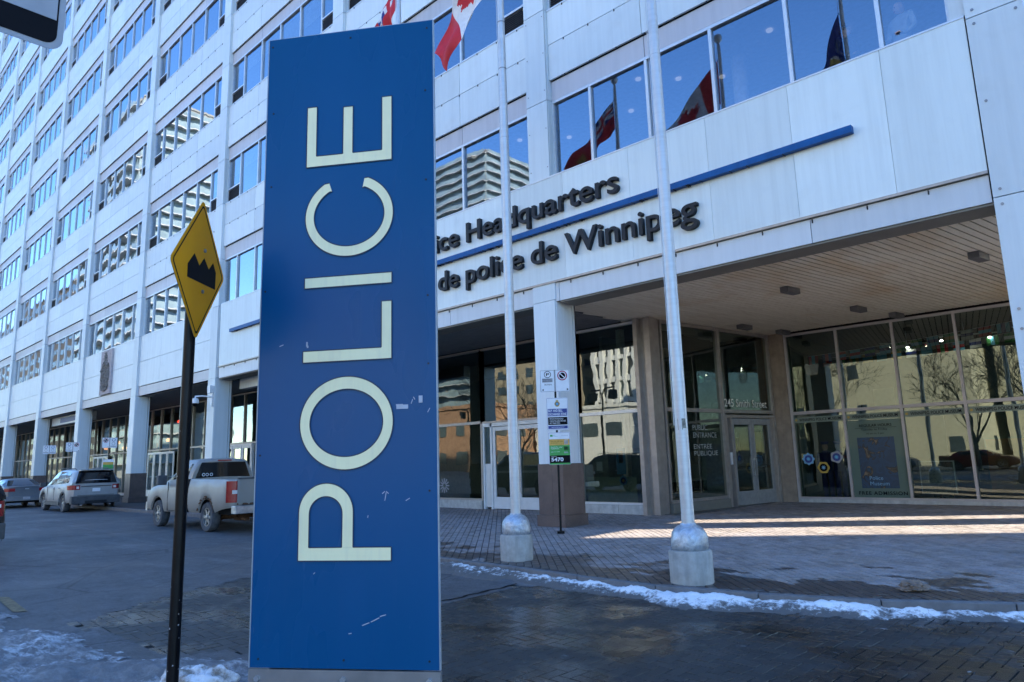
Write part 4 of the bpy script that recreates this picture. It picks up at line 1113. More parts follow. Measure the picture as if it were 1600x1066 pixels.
# stone plaque with carved arms in bay 3
pq = obj('stone_plaque', MB().box(-33.2, -31.45, -.01, .10, 5.75, 8.22), M['plaque'], B)
bm = bmesh.new()
bmesh.ops.create_grid(bm, x_segments=60, y_segments=90, size=.5)
for q in bm.verts:
    X_, Z_ = q.co.x*1.55, q.co.y*2.3
    e = max(max(0, 1-((X_-cx_)/rx_)**2-((Z_-cz_)/rz_)**2) for cx_, cz_, rx_, rz_ in [(0, .78, .22, .24), (0, .45, .34, .28), (0, -.05, .40, .52), (-.40, -.10, .26, .62), (.40, -.10, .26, .62), (0, -.75, .62, .32), (0, .98, .10, .16)])
    nf_ = noise.fractal(Vector((X_*4.2, Z_*4.2, 1)), .8, 2, 5); h = .02+.05*e**.5+.07*nf_
    if e <= .02+.1*nf_: h = -.03
    q.co = Vector((-32.32+X_, -.012-h, 6.98+Z_))
me = bpy.data.meshes.new('carved_arms'); bm.to_mesh(me); bm.free(); me.materials.append(M['carving']); link('carved_arms', me, pq)
# dome camera on the column of bay 2
dc = thing('security_camera', 'white dome security camera on a bracket beside the black post', 'security camera', (-18.45, -.02, 4.2))
obj('junction_box', MB().box(-.16, .10, -.16, -.0, .42, .72), M['white_plastic'], dc)
obj('bracket', MB().tube([(0, -.02, .25), (-.1, -.35, .28), (-.2, -.62, .26), (-.2, -.62, .18)], .035, 8).box(-.06, .06, -.05, 0, -.15, .42), M['white_plastic'], dc)
obj('housing', MB()._lathe([(.04, .2), (.13, .17), (.15, .05), (.15, -.02)], 20, 0, (-.2, -.62)), M['white_plastic'], dc, 40)
obj('dome', MB()._lathe([(.11, -.02), (.10, -.08), (.06, -.13), (.01, -.15)], 20, 0, (-.2, -.62)), M['black'], dc, 40)

# ------------------------------------------------------------------ people behind the first-floor glass
def person(loc, rz, label, shirt, hair, look):
    t = thing('person', label, 'person', loc, rz)
    P = {'pel': ((0,0,.95), .15), 'wai': ((0,0,1.1), .14), 'che': ((0,0,1.32), .17), 'nk': ((0,.0,1.47), .065), 'hd': ((.0,-.01,1.60), .095), 'top': ((0,-.0,1.68), .075)}
    verts = []; edges = []; rad = []
    def add(p, r, par=None):
        verts.append(p); rad.append(r)
        if par is not None: edges.append((par, len(verts)-1))
        return len(verts)-1
    pe = add((0,0,.95), (.16, .11)); wa = add((0,0,1.12), (.145, .105), pe); ch = add((0,0,1.33), (.18, .12), wa); sh = add((0,0,1.43), (.10, .08), ch)
    nk = add((0,-.01,1.50), (.055, .06), sh)
    for s in (-1, 1):
        a = add((s*.19, 0, 1.40), (.07, .07), ch); b = add((s*.26, -.02, 1.13), (.048, .048), a); c = add((s*.20, -.20, .98), (.035, .035), b); d = add((s*.17, -.28, .97), (.03, .02), c)
        h = add((s*.09, 0, .88), (.095, .095), pe); kn = add((s*.10, -.01, .48), (.065, .065), h); an = add((s*.10, .02, .08), (.045, .045), kn); add((s*.11, -.14, .04), (.04, .03), an)
    me = bpy.data.meshes.new('body'); me.from_pydata(verts, edges, []); me.materials.append(shirt)
    o = link('body', me, t); md = o.modifiers.new('skin', 'SKIN'); md.use_smooth_shade = True
    for i, r_ in enumerate(rad): me.skin_vertices[0].data[i].radius = r_
    me.skin_vertices[0].data[0].use_root = True
    sb = o.modifiers.new('sub', 'SUBSURF'); sb.levels = 2; sb.render_levels = 2
    bm = bmesh.new(); bmesh.ops.create_uvsphere(bm, u_segments=24, v_segments=18, radius=1)
    for q in bm.verts:
        x, y, z = q.co; w = .076*(1-.22*max(0, -z)); dpt = .098
        yy = y*dpt
        if y < -.8 and -.35 < z < .15: yy -= .022*(1-abs(x)*3 if abs(x) < .33 else 0)     # nose
        if y < -.6 and abs(z-.12) < .12 and .2 < abs(x) < .55: yy += .008                   # eye sockets
        if y < -.6 and z < -.55: yy -= .008
        q.co = (x*w, yy, z*.118)
    me = bpy.data.meshes.new('head'); bm.to_mesh(me); bm.free(); me.materials.append(M['skin']); me.polygons.foreach_set('use_smooth', [True]*len(me.polygons))
    hd = link('head', me, t, (0, -.015, 1.61), (R(8), R(3), look))
    for s in (-1, 1):
        obj('eye', MB().tube([(s*.028, -.088, .014), (s*.028, -.093, .014)], .008, 8), M['hair'], hd)
        obj('ear', MB().tube([(s*.072, .01, -.02), (s*.082, .015, .02)], [.012, .016], 8), M['skin'], hd)
    obj('mouth', MB().box(-.022, .022, -.096, -.09, -.058, -.052), M['fl_red'], hd)
    if hair:
        bm = bmesh.new(); bmesh.ops.create_uvsphere(bm, u_segments=20, v_segments=14, radius=1)
        bmesh.ops.delete(bm, geom=[q for q in bm.verts if q.co.z < -.25+.8*max(0, -q.co.y)], context='VERTS')
        for q in bm.verts: q.co = (q.co.x*.084, q.co.y*.105+.008, q.co.z*.128+.004)
        me = bpy.data.meshes.new('hair'); bm.to_mesh(me); bm.free(); me.materials.append(M['hair']); link('hair', me, hd)
    for s in (-1, 1):
        hb = MB(); c = Vector((s*.165, -.31, .965)); hb.obox(c, (.035, 0, 0), (0, .04, 0), (0, 0, .013))
        for i in range(4): hb.tube([c+Vector((-.027+i*.018, -.035, 0)), c+Vector((-.027+i*.018, -.07, -.005)), c+Vector((-.027+i*.018, -.085-(.008 if i in (1, 2) else 0), -.025))], [.009, .008, .007], 6)
        hb.tube([c+Vector((-s*.03, 0, 0)), c+Vector((-s*.055, -.03, -.005)), c+Vector((-s*.055, -.055, -.012))], [.012, .01, .008], 6)
        obj('hand', hb, M['skin'], t, 60)
    return t
person((7.66, .62, 7.66), R(-25), 'bald person in a light blue shirt looking down through the upper window', M['shirt'], False, R(-25))
person((6.72, .66, 7.66), R(65), 'dark haired person in a grey jacket standing in profile at the upper window', M['jacket'], True, R(15))

# ------------------------------------------------------------------ police pylon sign
yaw = R(34.106); tS = Vector((math.cos(yaw), math.sin(yaw), 0))
sg = thing('police_sign', 'tall blue POLICE pylon sign with cream letters reading upwards', 'sign', (5.7037, -10.2050, .31), yaw)
WS, HS = 1.2256, 4.277
sgb = obj('sign_panel', MB().box(.004, WS-.004, .0, .022, .0, HS), M['sign_blue'], sg)
obj('sign_frame', MB().box(.12, WS-.12, .024, .12, .0, HS-.08), M['sign_edge'], sg)
obj('edge_trim', MB().box(WS-.004, WS+.003, -.003, .022, 0, HS).box(-.003, .004, -.003, .022, 0, HS).box(0, WS, .0, .022, HS, HS+.004), M['sign_edge'], sg)
obj('steel_base', MB().box(.0, WS+.003, -.006, .03, -.42, -.008).box(.1, WS-.1, .03, .18, -.42, -.02), M['steel_base'], sg)
obj('base_foot', MB().box(-.05, WS+.05, -.06, .25, -.45, -.40), M['conc'], sg)
def sl(pts): return [(u, -.003, v) for u, v in pts]
def arcpts(cx, cy, rx, ry, a0, a1, n=40): return [(cx+rx*math.cos(R(a0+(a1-a0)*i/n)), cy+ry*math.sin(R(a0+(a1-a0)*i/n))) for i in range(n+1)]
def strip_letter(outer, inner, closed):
    mb = MB(); n = len(outer)
    def build(y, grow, mi):
        for i in range(n-1 if not closed else n):
            j = (i+1) % n
            mb.quad((outer[i][0], y, outer[i][1]), (outer[j][0], y, outer[j][1]), (inner[j][0], y, inner[j][1]), (inner[i][0], y, inner[i][1]), mi)
    build(-.006, 0, 0)
    return mb
def poly_letter(pts): return MB().prism([(u, -.006, v) for u, v in pts], (0, .006, 0))
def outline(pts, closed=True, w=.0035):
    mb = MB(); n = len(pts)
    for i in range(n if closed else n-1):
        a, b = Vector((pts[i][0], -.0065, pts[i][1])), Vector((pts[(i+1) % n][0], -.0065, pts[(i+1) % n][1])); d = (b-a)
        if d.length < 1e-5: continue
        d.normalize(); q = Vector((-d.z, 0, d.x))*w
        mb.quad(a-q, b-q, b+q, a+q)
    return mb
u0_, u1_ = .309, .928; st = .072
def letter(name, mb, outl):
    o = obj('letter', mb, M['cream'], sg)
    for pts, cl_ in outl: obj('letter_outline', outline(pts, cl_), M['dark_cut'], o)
# E
E_ = [(u0_, 3.264), (u1_, 3.266), (u1_, 3.734), (u1_-st, 3.734), (u1_-st, 3.343), (.647, 3.343), (.647, 3.690), (.575, 3.690), (.575, 3.343), (.382, 3.343), (.382, 3.713), (u0_, 3.713)]
mbE = MB().box(u0_, u1_, -.006, 0, 3.264, 3.343).box(u0_, .382, -.006, 0, 3.343, 3.713).box(.575, .647, -.006, 0, 3.343, 3.690).box(u1_-st, u1_, -.006, 0, 3.343, 3.734)
letter('E', mbE, [(E_, True)])
# I
I_ = [(u0_+.006, 2.398), (u1_, 2.400), (u1_, 2.474), (u0_+.006, 2.472)]
letter('I', poly_letter(I_), [(I_, True)])
# L
mbL = MB().box(.314, .926, -.006, 0, 1.894, 1.972).box(.856, .927, -.006, 0, 1.972, 2.280)
letter('L', mbL, [([(.314, 1.894), (.927, 1.894), (.927, 2.280), (.856, 2.280), (.856, 1.972), (.314, 1.972)], True)])
# O
oo = arcpts(.620, 1.492, .317, .300, 0, 360, 72)[:-1]; oi_ = arcpts(.620, 1.492, .247, .216, 0, 360, 72)[:-1]
letter('O', strip_letter(oo, oi_, True), [(oo, True), (oi_, True)])
# C : opening towards +v
def cpts(rx, ry, tipL, tipR):
    a0 = math.degrees(math.atan2(tipR[1]-2.892, (tipR[0]-.622)*ry/rx)) if False else None
    return None
co_ = [(.480, 3.136)]+arcpts(.624, 2.893, .314, .289, 122, 427-0, 64)[0:]
# use angular range from left tip round the bottom to the right tip
def cring(rx, ry, aL, aR, n=64):
    return [(.624+rx*math.cos(R(a)), 2.893+ry*math.sin(R(a))) for a in [aL+(aR-aL)*i/n for i in range(n+1)]]
cO = cring(.314, .289, 119.5, 429.0); cI = cring(.249, .216, 119.5, 429.0)
cO[0] = (.480, 3.136); cI[0] = (.501, 3.071); cO[-1] = (.734, 3.151); cI[-1] = (.719, 3.078)
letter('C', strip_letter(cO, cI, False), [(cO, False), (cI, False)])
# P : stem along u at v .634-.716 ; bowl on the left reaching v 1.112
bo = [(u0_, .634)]+[(u0_, .90)]+[(.492-.183*math.cos(R(a)), .93+.182*math.sin(R(a))) for a in range(0, 181, 6)]+[(.675, .716)]
bi = [(.381, .716)]+[(.381, .90)]+[(.491-.110*math.cos(R(a)), .92+.108*math.sin(R(a))) for a in range(0, 181, 6)]+[(.600, .716)]
mbP = strip_letter(bo[1:], bi[1:], False); mbP.box(u0_, .924, -.006, 0, .632, .715); mbP.quad((u0_, -.006, .715), (u0_, -.006, .90), (.381, -.006, .90), (.381, -.006, .715))
letter('P', mbP, [(bo+[(.924, .715), (.924, .632)], True), (bi, True)])
# rivets, sticker remains and scratches on the panel
rv = MB()
for u, v in [(.06, .05), (.62, .05), (1.16, .05), (.03, 1.3), (1.17, 1.05), (.03, 2.4), (1.17, 2.3), (1.17, 1.85), (.05, 3.15), (1.165, 3.1), (1.165, 3.75), (.03, 4.22), (.62, 4.22), (1.18, 4.22), (.05, 3.7)]:
    rv.tube([(u, 0, v), (u, -.003, v)], .007, 8)
tag(obj('rivet', rv, M['letter'], sg), kind='stuff')
for u in (.06, .62, 1.16): obj('base_bolt', MB().tube([(u, -.006, -.06), (u, -.022, -.06)], .018, 6), M['chrome'], sg)
fl = MB()
fl.box(.957, 1.034, -.004, -.001, 1.565, 1.592); fl.box(1.105, 1.13, -.004, -.001, 1.60, 1.645)
fl.box(.955, 1.0, -.0045, -.001, 1.588, 1.596); fl.box(.335, .345, -.004, -.001, 2.005, 2.035); fl.box(.34, .35, -.004, -.001, 1.995, 2.01)
for u, v, a, l in [(.885, 1.02, 80, .05), (.872, 1.045, 40, .022), (.897, 1.045, 140, .022), (1.03, 1.0, 30, .03), (.76, .26, 20, .05), (.82, .285, 25, .06), (.87, .31, 15, .04), (.66, .205, 10, .02), (.16, 2.02, 20, .03), (1.06, 1.61, 70, .03), (1.075, 1.63, 120, .02), (1.17, 1.55, 60, .03), (.42, .56, 40, .015), (.77, .9, 80, .015)]:
    d = Vector((math.cos(R(a)), 0, math.sin(R(a)))); q = Vector((-d.z, 0, d.x)); c_ = Vector((u, -.003, v)); fl.quad(c_-d*l/2-q*.0025, c_+d*l/2-q*.0025, c_+d*l/2+q*.0025, c_-d*l/2+q*.0025)
obj('scratch', fl, simple('scuffed_film', (.40, .43, .50), .6), sg)

# ------------------------------------------------------------------ yellow bump sign on a black post (foreground left)
bs = thing('bump_sign', 'yellow diamond rough road warning sign with a black jagged bump on a black post', 'traffic sign', (5.66, -10.64, ZR))
C0 = Vector((5.8065, -10.6574, 2.7644)); yw, rl, ln = -3.8835, .1178, .0559
t_ = Vector((math.cos(yw), math.sin(yw), 0)); upv = Vector((0, 0, 1)); nn_ = t_.cross(upv); upv = upv*math.cos(ln)+nn_*math.sin(ln)
t2 = t_*math.cos(rl)+upv*math.sin(rl); u2 = -t_*math.sin(rl)+upv*math.cos(rl); n2 = t2.cross(u2).normalized()
if n2.dot(CAM-C0) < 0: n2 = -n2
base = bs.location
def sp_(a, b, d=0): return (C0+t2*a+u2*b+n2*d)-base
def rdiamond(h, r_, n=6):
    pts = []
    for k, (cx_, cy_) in enumerate([(h-r_*1.414, 0), (0, h-r_*1.414), (-(h-r_*1.414), 0), (0, -(h-r_*1.414))]):
        for i in range(n+1):
            a = R(-45+90*k+90*i/n); pts.append((cx_+r_*math.cos(a)-.03, cy_+r_*math.sin(a)-.006))
    return pts
def plate(name, pts, d0, d1, mat, parent):
    mb = MB(); f = [sp_(a, b, d1) for a, b in pts]; mb.prism(f, n2*(d0-d1)); return obj(name, mb, mat, parent)
H_ = .438
plate('sign_back', rdiamond(H_, .035), 0, .002, M['yellow_edge'], bs)
face = plate('sign_face', rdiamond(H_, .035), .0022, .004, M['yellow'], bs)
mb = MB(); a_ = rdiamond(H_-.028, .028); b_ = rdiamond(H_-.045, .022)
for i in range(len(a_)):
    j = (i+1) % len(a_); mb.quad(sp_(*a_[i], .0048), sp_(*a_[j], .0048), sp_(*b_[j], .0048), sp_(*b_[i], .0048))
obj('sign_border', mb, M['black'], face)
# jagged symbol (image left = -? resolved with t2 orientation)
sgn = 1 if t2.dot(rt) > 0 else -1
sym = [(-.129, .078), (-.042, .016), (.029, .075), (.115, .016), (.184, .07), (.241, .015), (.244, -.097), (-.219, -.077), (-.221, .002)]
plate('bump_symbol', [(x, y) for x, y in sym], .0042, .006, M['black'], face)
for vv in (.122, -.137): obj('sign_bolt', MB().tube([sp_(.026, vv, .004), sp_(.026, vv, .014)], .012, 10), M['steel_base'], face)
# post through image points (265,1066) and (298,560)
pd = Vector((math.cos(R(158.33)), math.sin(R(158.33)), 0)); pb = Vector((CAM.x, CAM.y, 0))+pd*4.72
pt = pb.copy()
px_, py_ = pb.x-base.x, pb.y-base.y
obj('post', MB().tube([(px_, py_, 0), (px_-.0, py_, 3.05)], .034, 20), M['black_post'], bs, 40)
chips = MB()
for i in range(38):
    a = rnd.uniform(0, 6.28); z = rnd.choice([rnd.uniform(.2, .9), rnd.uniform(.2, 2.0)]); c_ = Vector((px_+.0345*math.cos(a), py_+.0345*math.sin(a), z)); w_ = rnd.uniform(.002, .006)
    tt = Vector((-math.sin(a), math.cos(a), 0)); chips.quad(c_-tt*w_-Vector((0, 0, w_)), c_+tt*w_-Vector((0, 0, w_*.5)), c_+tt*w_*.7+Vector((0, 0, w_)), c_-tt*w_*.8+Vector((0, 0, w_)))
tag(obj('paint_chip', chips, M['grey_print'], bs), kind='stuff')

# ------------------------------------------------------------------ one-way plate, top left corner
def ray(x, y): return (fw + rt*((x-800)/F_PX) - up*((y-533)/F_PX))
XS = 7.62
def at_plane_x(x, y, X):
    d = ray(x, y); k = (X-CAM.x)/d.x; return CAM+d*k
br = at_plane_x(98, 68, XS)         # lower right corner of the plate (Y, Z)
ow = thing('one_way_sign', 'corner of a black and white arrow plate at the top left', 'traffic sign', (XS, br.y-.92, ZR))
def rrect(y0, y1, z0, z1, r_, n=6):
    pts = []
    for (cy_, cz_, a0) in ((y1-r_, z1-r_, 0), (y0+r_, z1-r_, 90), (y0+r_, z0+r_, 180), (y1-r_, z0+r_, 270)):
        for i in range(n+1): a = R(a0+90*i/n); pts.append((cy_+r_*math.cos(a), cz_+r_*math.sin(a)))
    return pts
def xplate(name, pts, x0, x1, mat, parent):
    b_ = parent_base; return obj(name, MB().prism([(x1, y-b_.y, z-b_.z) for y, z in pts], (x0-x1, 0, 0)), mat, parent)
parent_base = ow.location
ax_ = at_plane_x(95, 68, XS); z0p = br.z-.035; y1p = br.y; hh = .34
xplate('plate', rrect(y1p-.92, y1p, z0p, z0p+hh, .045), -.002, .0, M['grey_print'], ow)
xplate('black_field', rrect(y1p-.905, y1p-.018, z0p+.018, z0p+hh-.018, .035), .0005, .002, M['black'], ow)
tl = at_plane_x(88, 33, XS); tr_ = at_plane_x(91, 5, XS)
xplate('arrow', [(tl.y, tl.z), (tl.y, tl.z+.16), (tl.y-.5, tl.z+.16), (tl.y-.5, tl.z+.21), (tl.y-.78, tl.z+.08), (tl.y-.5, tl.z-.05), (tl.y-.5, tl.z)], .0025, .0035, M['grey_print'], ow)
obj('post', MB().tube([(-.04, .42, 0), (-.04, .42, z0p+hh-ZR+.05)], .034, 16), M['black_post'], ow, 40)

# ------------------------------------------------------------------ flagpoles and flags
def flagpole(x, y, label, base_r=.255, low=True):
    t = thing('flagpole', label, 'flagpole', (x, y, 0), 0, 'flagpoles along the kerb')
    obj('concrete_footing', MB()._lathe([(base_r, -.05), (base_r, .36), (base_r-.02, .385)], 26, 0, (0, 0)), M['conc'], t, 40)
    pr = [(.205, .386), (.222, .42), (.226, .47), (.222, .53), (.205, .585), (.175, .63), (.135, .665), (.098, .68), (.092, .70)]
    bm_ = MB(); bm_._lathe(pr, 28, 0, (0, 0))
    c_ = obj('base_cover', bm_, M['duct'], t, 60)
    for q in c_.data.vertices:
        k = 1+.05*noise.noise(Vector((q.co.x*9+x, q.co.y*9, q.co.z*14))); q.co.x *= k; q.co.y *= k
    obj('shaft', MB()._lathe([(.079, .66), (.079, 3.0), (.074, 6.5), (.060, 9.6), (.046, 12.85)], 24, 0, (0, 0)), M['flagpole'], t, 40)
    rings = MB()
    for z in (7.0, 8.3, 9.2): rings._lathe([(.0775-.0018*(z-3), z), (.0795-.0018*(z-3), z+.01), (.0775-.0018*(z-3), z+.02)], 20, 0, (0, 0))
    obj('joint_ring', rings, M['steel_base'], t)
    obj('finial', MB()._lathe([(.02, 12.85), (.03, 12.9), (.10, 12.98), (.12, 13.06), (.10, 13.14), (.02, 13.2)], 16, 0, (0, 0)), M['flagpole'], t, 60)
    hal = MB(); hal.tube([(-.09, -.02, 1.9), (-.085, -.02, 12.8)], .005, 5); obj('halyard', hal, M['white_sheet'], t)
    return t
p0 = flagpole(-.885, -3.94, 'flagpole hidden behind the blue sign, its top above the sign')
p1 = flagpole(2.45, -4.24, 'flagpole in front of the granite column, to the right of the blue sign')
p2 = flagpole(5.62, -4.52, 'nearest flagpole, with a small sticker on its shaft', .262)
obj('sticker', MB().quad((.050, -.0665, 1.86), (.083, -.028, 1.86), (.080, -.028, 1.98), (.048, -.0665, 1.98)), M['photo'], p2)
obj('sticker', MB().quad((-.002, -.0805, 1.84), (.055, -.060, 1.84), (.055, -.060, 1.98), (-.002, -.0805, 1.98)), M['photo'], p2)
def flag(pole, label, kind):
    """hoist z 12.55..10.95 ; flies diagonally down to the left (-X)"""
    px, py = pole.location.x, pole.location.y
    t = thing('flag', label, 'flag', (px-.08, py, 12.4))
    nu, nv = 40, 20
    def P(u, v):   # u 0 hoist..1 fly, v 0 top..1 bottom
        T_ = [(0, 0, 0), (-.57, .13, -.58), (-1.15, .27, -1.2), (-1.72, .4, -1.82), (-2.3, .54, -2.42)]
        B_ = [(0, 0, -1.3), (-.35, .13, -1.65), (-.72, .27, -2.15), (-1.28, .4, -2.68), (-1.96, .54, -3.0)]
        if kind == 'ensign': T_ = [tuple(.74*q for q in p_) for p_ in T_]; B_ = [tuple(.74*q for q in p_) for p_ in B_]
        if kind == 'city':
            T_ = [(0, 0, 0), (-.2, .1, -.5), (-.38, .2, -1.0), (-.5, .2, -1.6), (-.6, .2, -2.5)]; B_ = [(0, 0, -1.4), (.08, 0, -1.7), (.12, 0, -2.1), (.1, 0, -2.6), (.1, .1, -3.1)]
        k = min(3, int(u*4)); f_ = u*4-k
        a = Vector(T_[k]).lerp(Vector(T_[k+1]), f_); b = Vector(B_[k]).lerp(Vector(B_[k+1]), f_)
        p = a.lerp(b, v)
        p.y += .10*math.sin(u*9+v*4)*min(1, u*3)+.05*math.sin(u*17-v*6+1)*min(1, u*3)
        p.x += .05*math.sin(v*7+u*5)*u
        return p
    def cls(u, v):
        if kind == 'canada':
            if u < .25 or u > .75: return 0
            x, y = (u-.5)*3.0/1.5, (v-.5)     # in units of height
            return 1
        if kind == 'ensign':
            if u < .5 and v < .5:
                a, b = u/.5, v/.5
                if abs(a-.5) < .06 or abs(b-.5) < .1: return 0
                if abs(a-.5) < .12 or abs(b-.5) < .18: return 1
                if abs(a-b) < .1 or abs(a+b-1) < .1: return 1
                return 2
            if .68 < u < .82 and .4 < v < .75: return 3
            return 0
        if kind == 'city':
            if (u-.5)**2/.03+(v-.5)**2/.09 < 1: return 3 if (u*5+v*3)%1 < .7 else 1
            return 2 if u+v*.6 < .85 else (3 if v < .4 else 1)
    mb = MB(); g = {}
    N_ = 80, 44
    vs = []
    for i in range(N_[0]+1):
        for j in range(N_[1]+1): g[i, j] = len(mb.v); mb.v.append(tuple(P(i/N_[0], j/N_[1])))
    leaf = [(0,1),(.12,.72),(.3,.82),(.25,.42),(.48,.62),(.54,.48),(.85,.54),(.74,.28),(.88,.18),(.45,-.12),(.5,-.3),(.06,-.22),(.06,-.6),(-.06,-.6),(-.06,-.22),(-.5,-.3),(-.45,-.12),(-.88,.18),(-.74,.28),(-.85,.54),(-.54,.48),(-.48,.62),(-.25,.42),(-.3,.82),(-.12,.72)]
    for i in range(N_[0]):
        for j in range(N_[1]):
            u, v = (i+.5)/N_[0], (j+.5)/N_[1]; c_ = cls(u, v)
            if kind == 'canada' and c_ == 1 and inpoly((u-.5)*2/.42, (.47-v)/.42, leaf): c_ = 0
            mb.f.append((g[i, j], g[i+1, j], g[i+1, j+1], g[i, j+1])); mb.m.append(c_)
    o = obj('cloth', mb, [M['fl_red'], M['fl_white'], M['fl_blue'], M['fl_gold']], t, 70)
    obj('toggle', MB().tube([(0.0, 0, .02), (.03, 0, -.04)], .01, 6), M['letter'], t); obj('toggle', MB().tube([(0.0, 0, -1.53), (.03, 0, -1.58)], .01, 6), M['letter'], t)
flag(p1, 'red and white maple leaf flag on the pole in front of the column', 'canada')
flag(p0, 'red ensign flag on the pole behind the blue sign', 'ensign')
flag(p2, 'blue and gold city flag on the nearest flagpole', 'city')

# ------------------------------------------------------------------ parking signs
def signpost(x, y, h, rz, label, boards, group=None):
    """boards: (kind, u0, u1, z0, z1) in local coordinates, facing local -Y"""
    t = thing('parking_sign', label, 'street sign', (x, y, 0), rz, group)
    obj('post', MB().box(-.022, .022, -.0, .03, 0, h), M['black_post'], t); obj('post_base', bm2 := MB().box(-.075, .075, -.05, .09, 0, .05), M['black_post'], t)
    for b in boards:
        kind, u0, u1, z0, z1 = b; cx_, w, hgt = (u0+u1)/2, u1-u0, z1-z0
        pts = rrect(u0, u1, z0, z1, .02)
        pl = obj('sign_board', MB().prism([(a, -.004, z) for a, z in pts], (0, .003, 0)), M['white_sheet'], t)
        def bx(a0, a1, b0, b1, mat, nm='print', d=.0055): return obj(nm, MB().quad((u0+a0*w, -d, z0+b0*hgt), (u0+a1*w, -d, z0+b0*hgt), (u0+a1*w, -d, z0+b1*hgt), (u0+a0*w, -d, z0+b1*hgt)), mat, pl)
        def ring(ca_, cb_, r1, r2, mat, d=.0056):
            mb = MB(); c_ = (u0+ca_*w, z0+cb_*hgt)
            for i in range(28):
                a, b2 = 2*math.pi*i/28, 2*math.pi*(i+1)/28
                mb.quad((c_[0]+r1*math.cos(a), -d, c_[1]+r1*math.sin(a)), (c_[0]+r1*math.cos(b2), -d, c_[1]+r1*math.sin(b2)), (c_[0]+r2*math.cos(b2), -d, c_[1]+r2*math.sin(b2)), (c_[0]+r2*math.cos(a), -d, c_[1]+r2*math.sin(a)))
            return obj('ring', mb, mat, pl)
        def tx(s, a0, a1, b0, b1, mat, off=.0): return text_flat(s, (u0+a0*w, -.006, z0+b0*hgt), (1, 0, 0), (0, 0, 1), (a1-a0)*w, (b1-b0)*hgt, mat, pl, 'lettering', 0.0, off)
        # border
        mb = MB(); oa, ob_ = rrect(u0+.006, u1-.006, z0+.006, z1-.006, .016), rrect(u0+.011, u1-.011, z0+.011, z1-.011, .012)
        for i in range(len(oa)):
            j = (i+1) % len(oa); mb.quad((oa[i][0], -.005, oa[i][1]), (oa[j][0], -.005, oa[j][1]), (ob_[j][0], -.005, ob_[j][1]), (ob_[i][0], -.005, ob_[i][1]))
        obj('border', mb, M['black'] if kind in ('P', 'no') else M['sign_navy'], pl)
        if kind in ('P', 'Pfar'):
            ring(.52, .80, .075, .062, M['black']); tx('P', .42, .64, .735, .865, M['black'], .02)
            bx(.14, .86, .44, .62, M['grey_print']); tx('PAYMENT\nREQUIRED', .18, .82, .46, .60, M['black']); tx('30 MIN', .28, .78, .30, .37, M['black'])
            obj('arrow', MB().poly([(u0+.1*w, -.0055, z0+.1*hgt), (u0+.22*w, -.0055, z0+.05*hgt), (u0+.22*w, -.0055, z0+.15*hgt)][::-1]), M['black'], pl)
        if kind == 'no':
            ring(.5, .73, .105, .082, M['sign_red']); obj('disc', MB().poly([(u0+.5*w+.066*math.cos(a), -.0055, z0+.73*hgt+.066*math.sin(a)) for a in [i*math.pi/12 for i in range(24)]]), M['black'], pl)
            c_ = Vector((u0+.5*w, -.0062, z0+.73*hgt)); d = Vector((.707, 0, -.707)); q = Vector((.707, 0, .707))
            obj('slash', MB().quad(c_-d*.09-q*.009, c_+d*.09-q*.009, c_+d*.09+q*.009, c_-d*.09+q*.009), M['white_sheet'], pl)
            obj('arrow', MB().poly([(u0+.92*w, -.0055, z0+.1*hgt), (u0+.78*w, -.0055, z0+.05*hgt), (u0+.78*w, -.0055, z0+.15*hgt)]), M['black'], pl)
        if kind == 'two':
            ring(.5, .78, .075, .055, M['sign_navy']); ring(.5, .42, .07, .055, M['grey_print']); bx(.1, .9, .12, .2, M['grey_print'])
        if kind == 'buy':
            bx(.05, .95, .43, .66, M['sign_navy']); bx(.05, .95, .16, .40, M['black']); bx(.05, .95, .04, .135, M['sign_navy'])
            tx('BUY AND SELL\nEXCHANGE ZONE', .08, .92, .45, .64, M['white_sheet'], .015); tx('PROVIDED FOR INDIVIDUALS\nCONDUCTING LEGAL PURCHASES\nAND TRANSACTIONS', .12, .88, .19, .37, M['white_sheet']); tx('www.winnipeg.ca/police', .2, .8, .065, .11, M['white_sheet'])
            c2_ = (u0+.5*w, z0+.81*hgt)
            cr = obj('crest', MB().poly([(c2_[0]+.055*(1+.08*math.cos(6*a))*math.cos(a), -.0055, c2_[1]+.06*math.sin(a)) for a in [i*math.pi/12 for i in range(24)]]), M['gold'], pl)
            obj('crest_ring', MB().poly([(c2_[0]+.036*math.cos(a), -.0062, c2_[1]+.036*math.sin(a)) for a in [i*math.pi/12 for i in range(24)]]), M['sign_navy'], cr)
            obj('crest_centre', MB().poly([(c2_[0]+.022*math.cos(a), -.0068, c2_[1]+.022*math.sin(a)) for a in [i*math.pi/8 for i in range(16)]]), M['fl_sky'], cr)
            obj('crown', MB().poly([(c2_[0]+x_*.03, -.006, c2_[1]+.06+y_*.03) for x_, y_ in [(-.7, 0), (.7, 0), (1, .9), (.4, .5), (0, 1.1), (-.4, .5), (-1, .9)]]), M['gold'], cr)
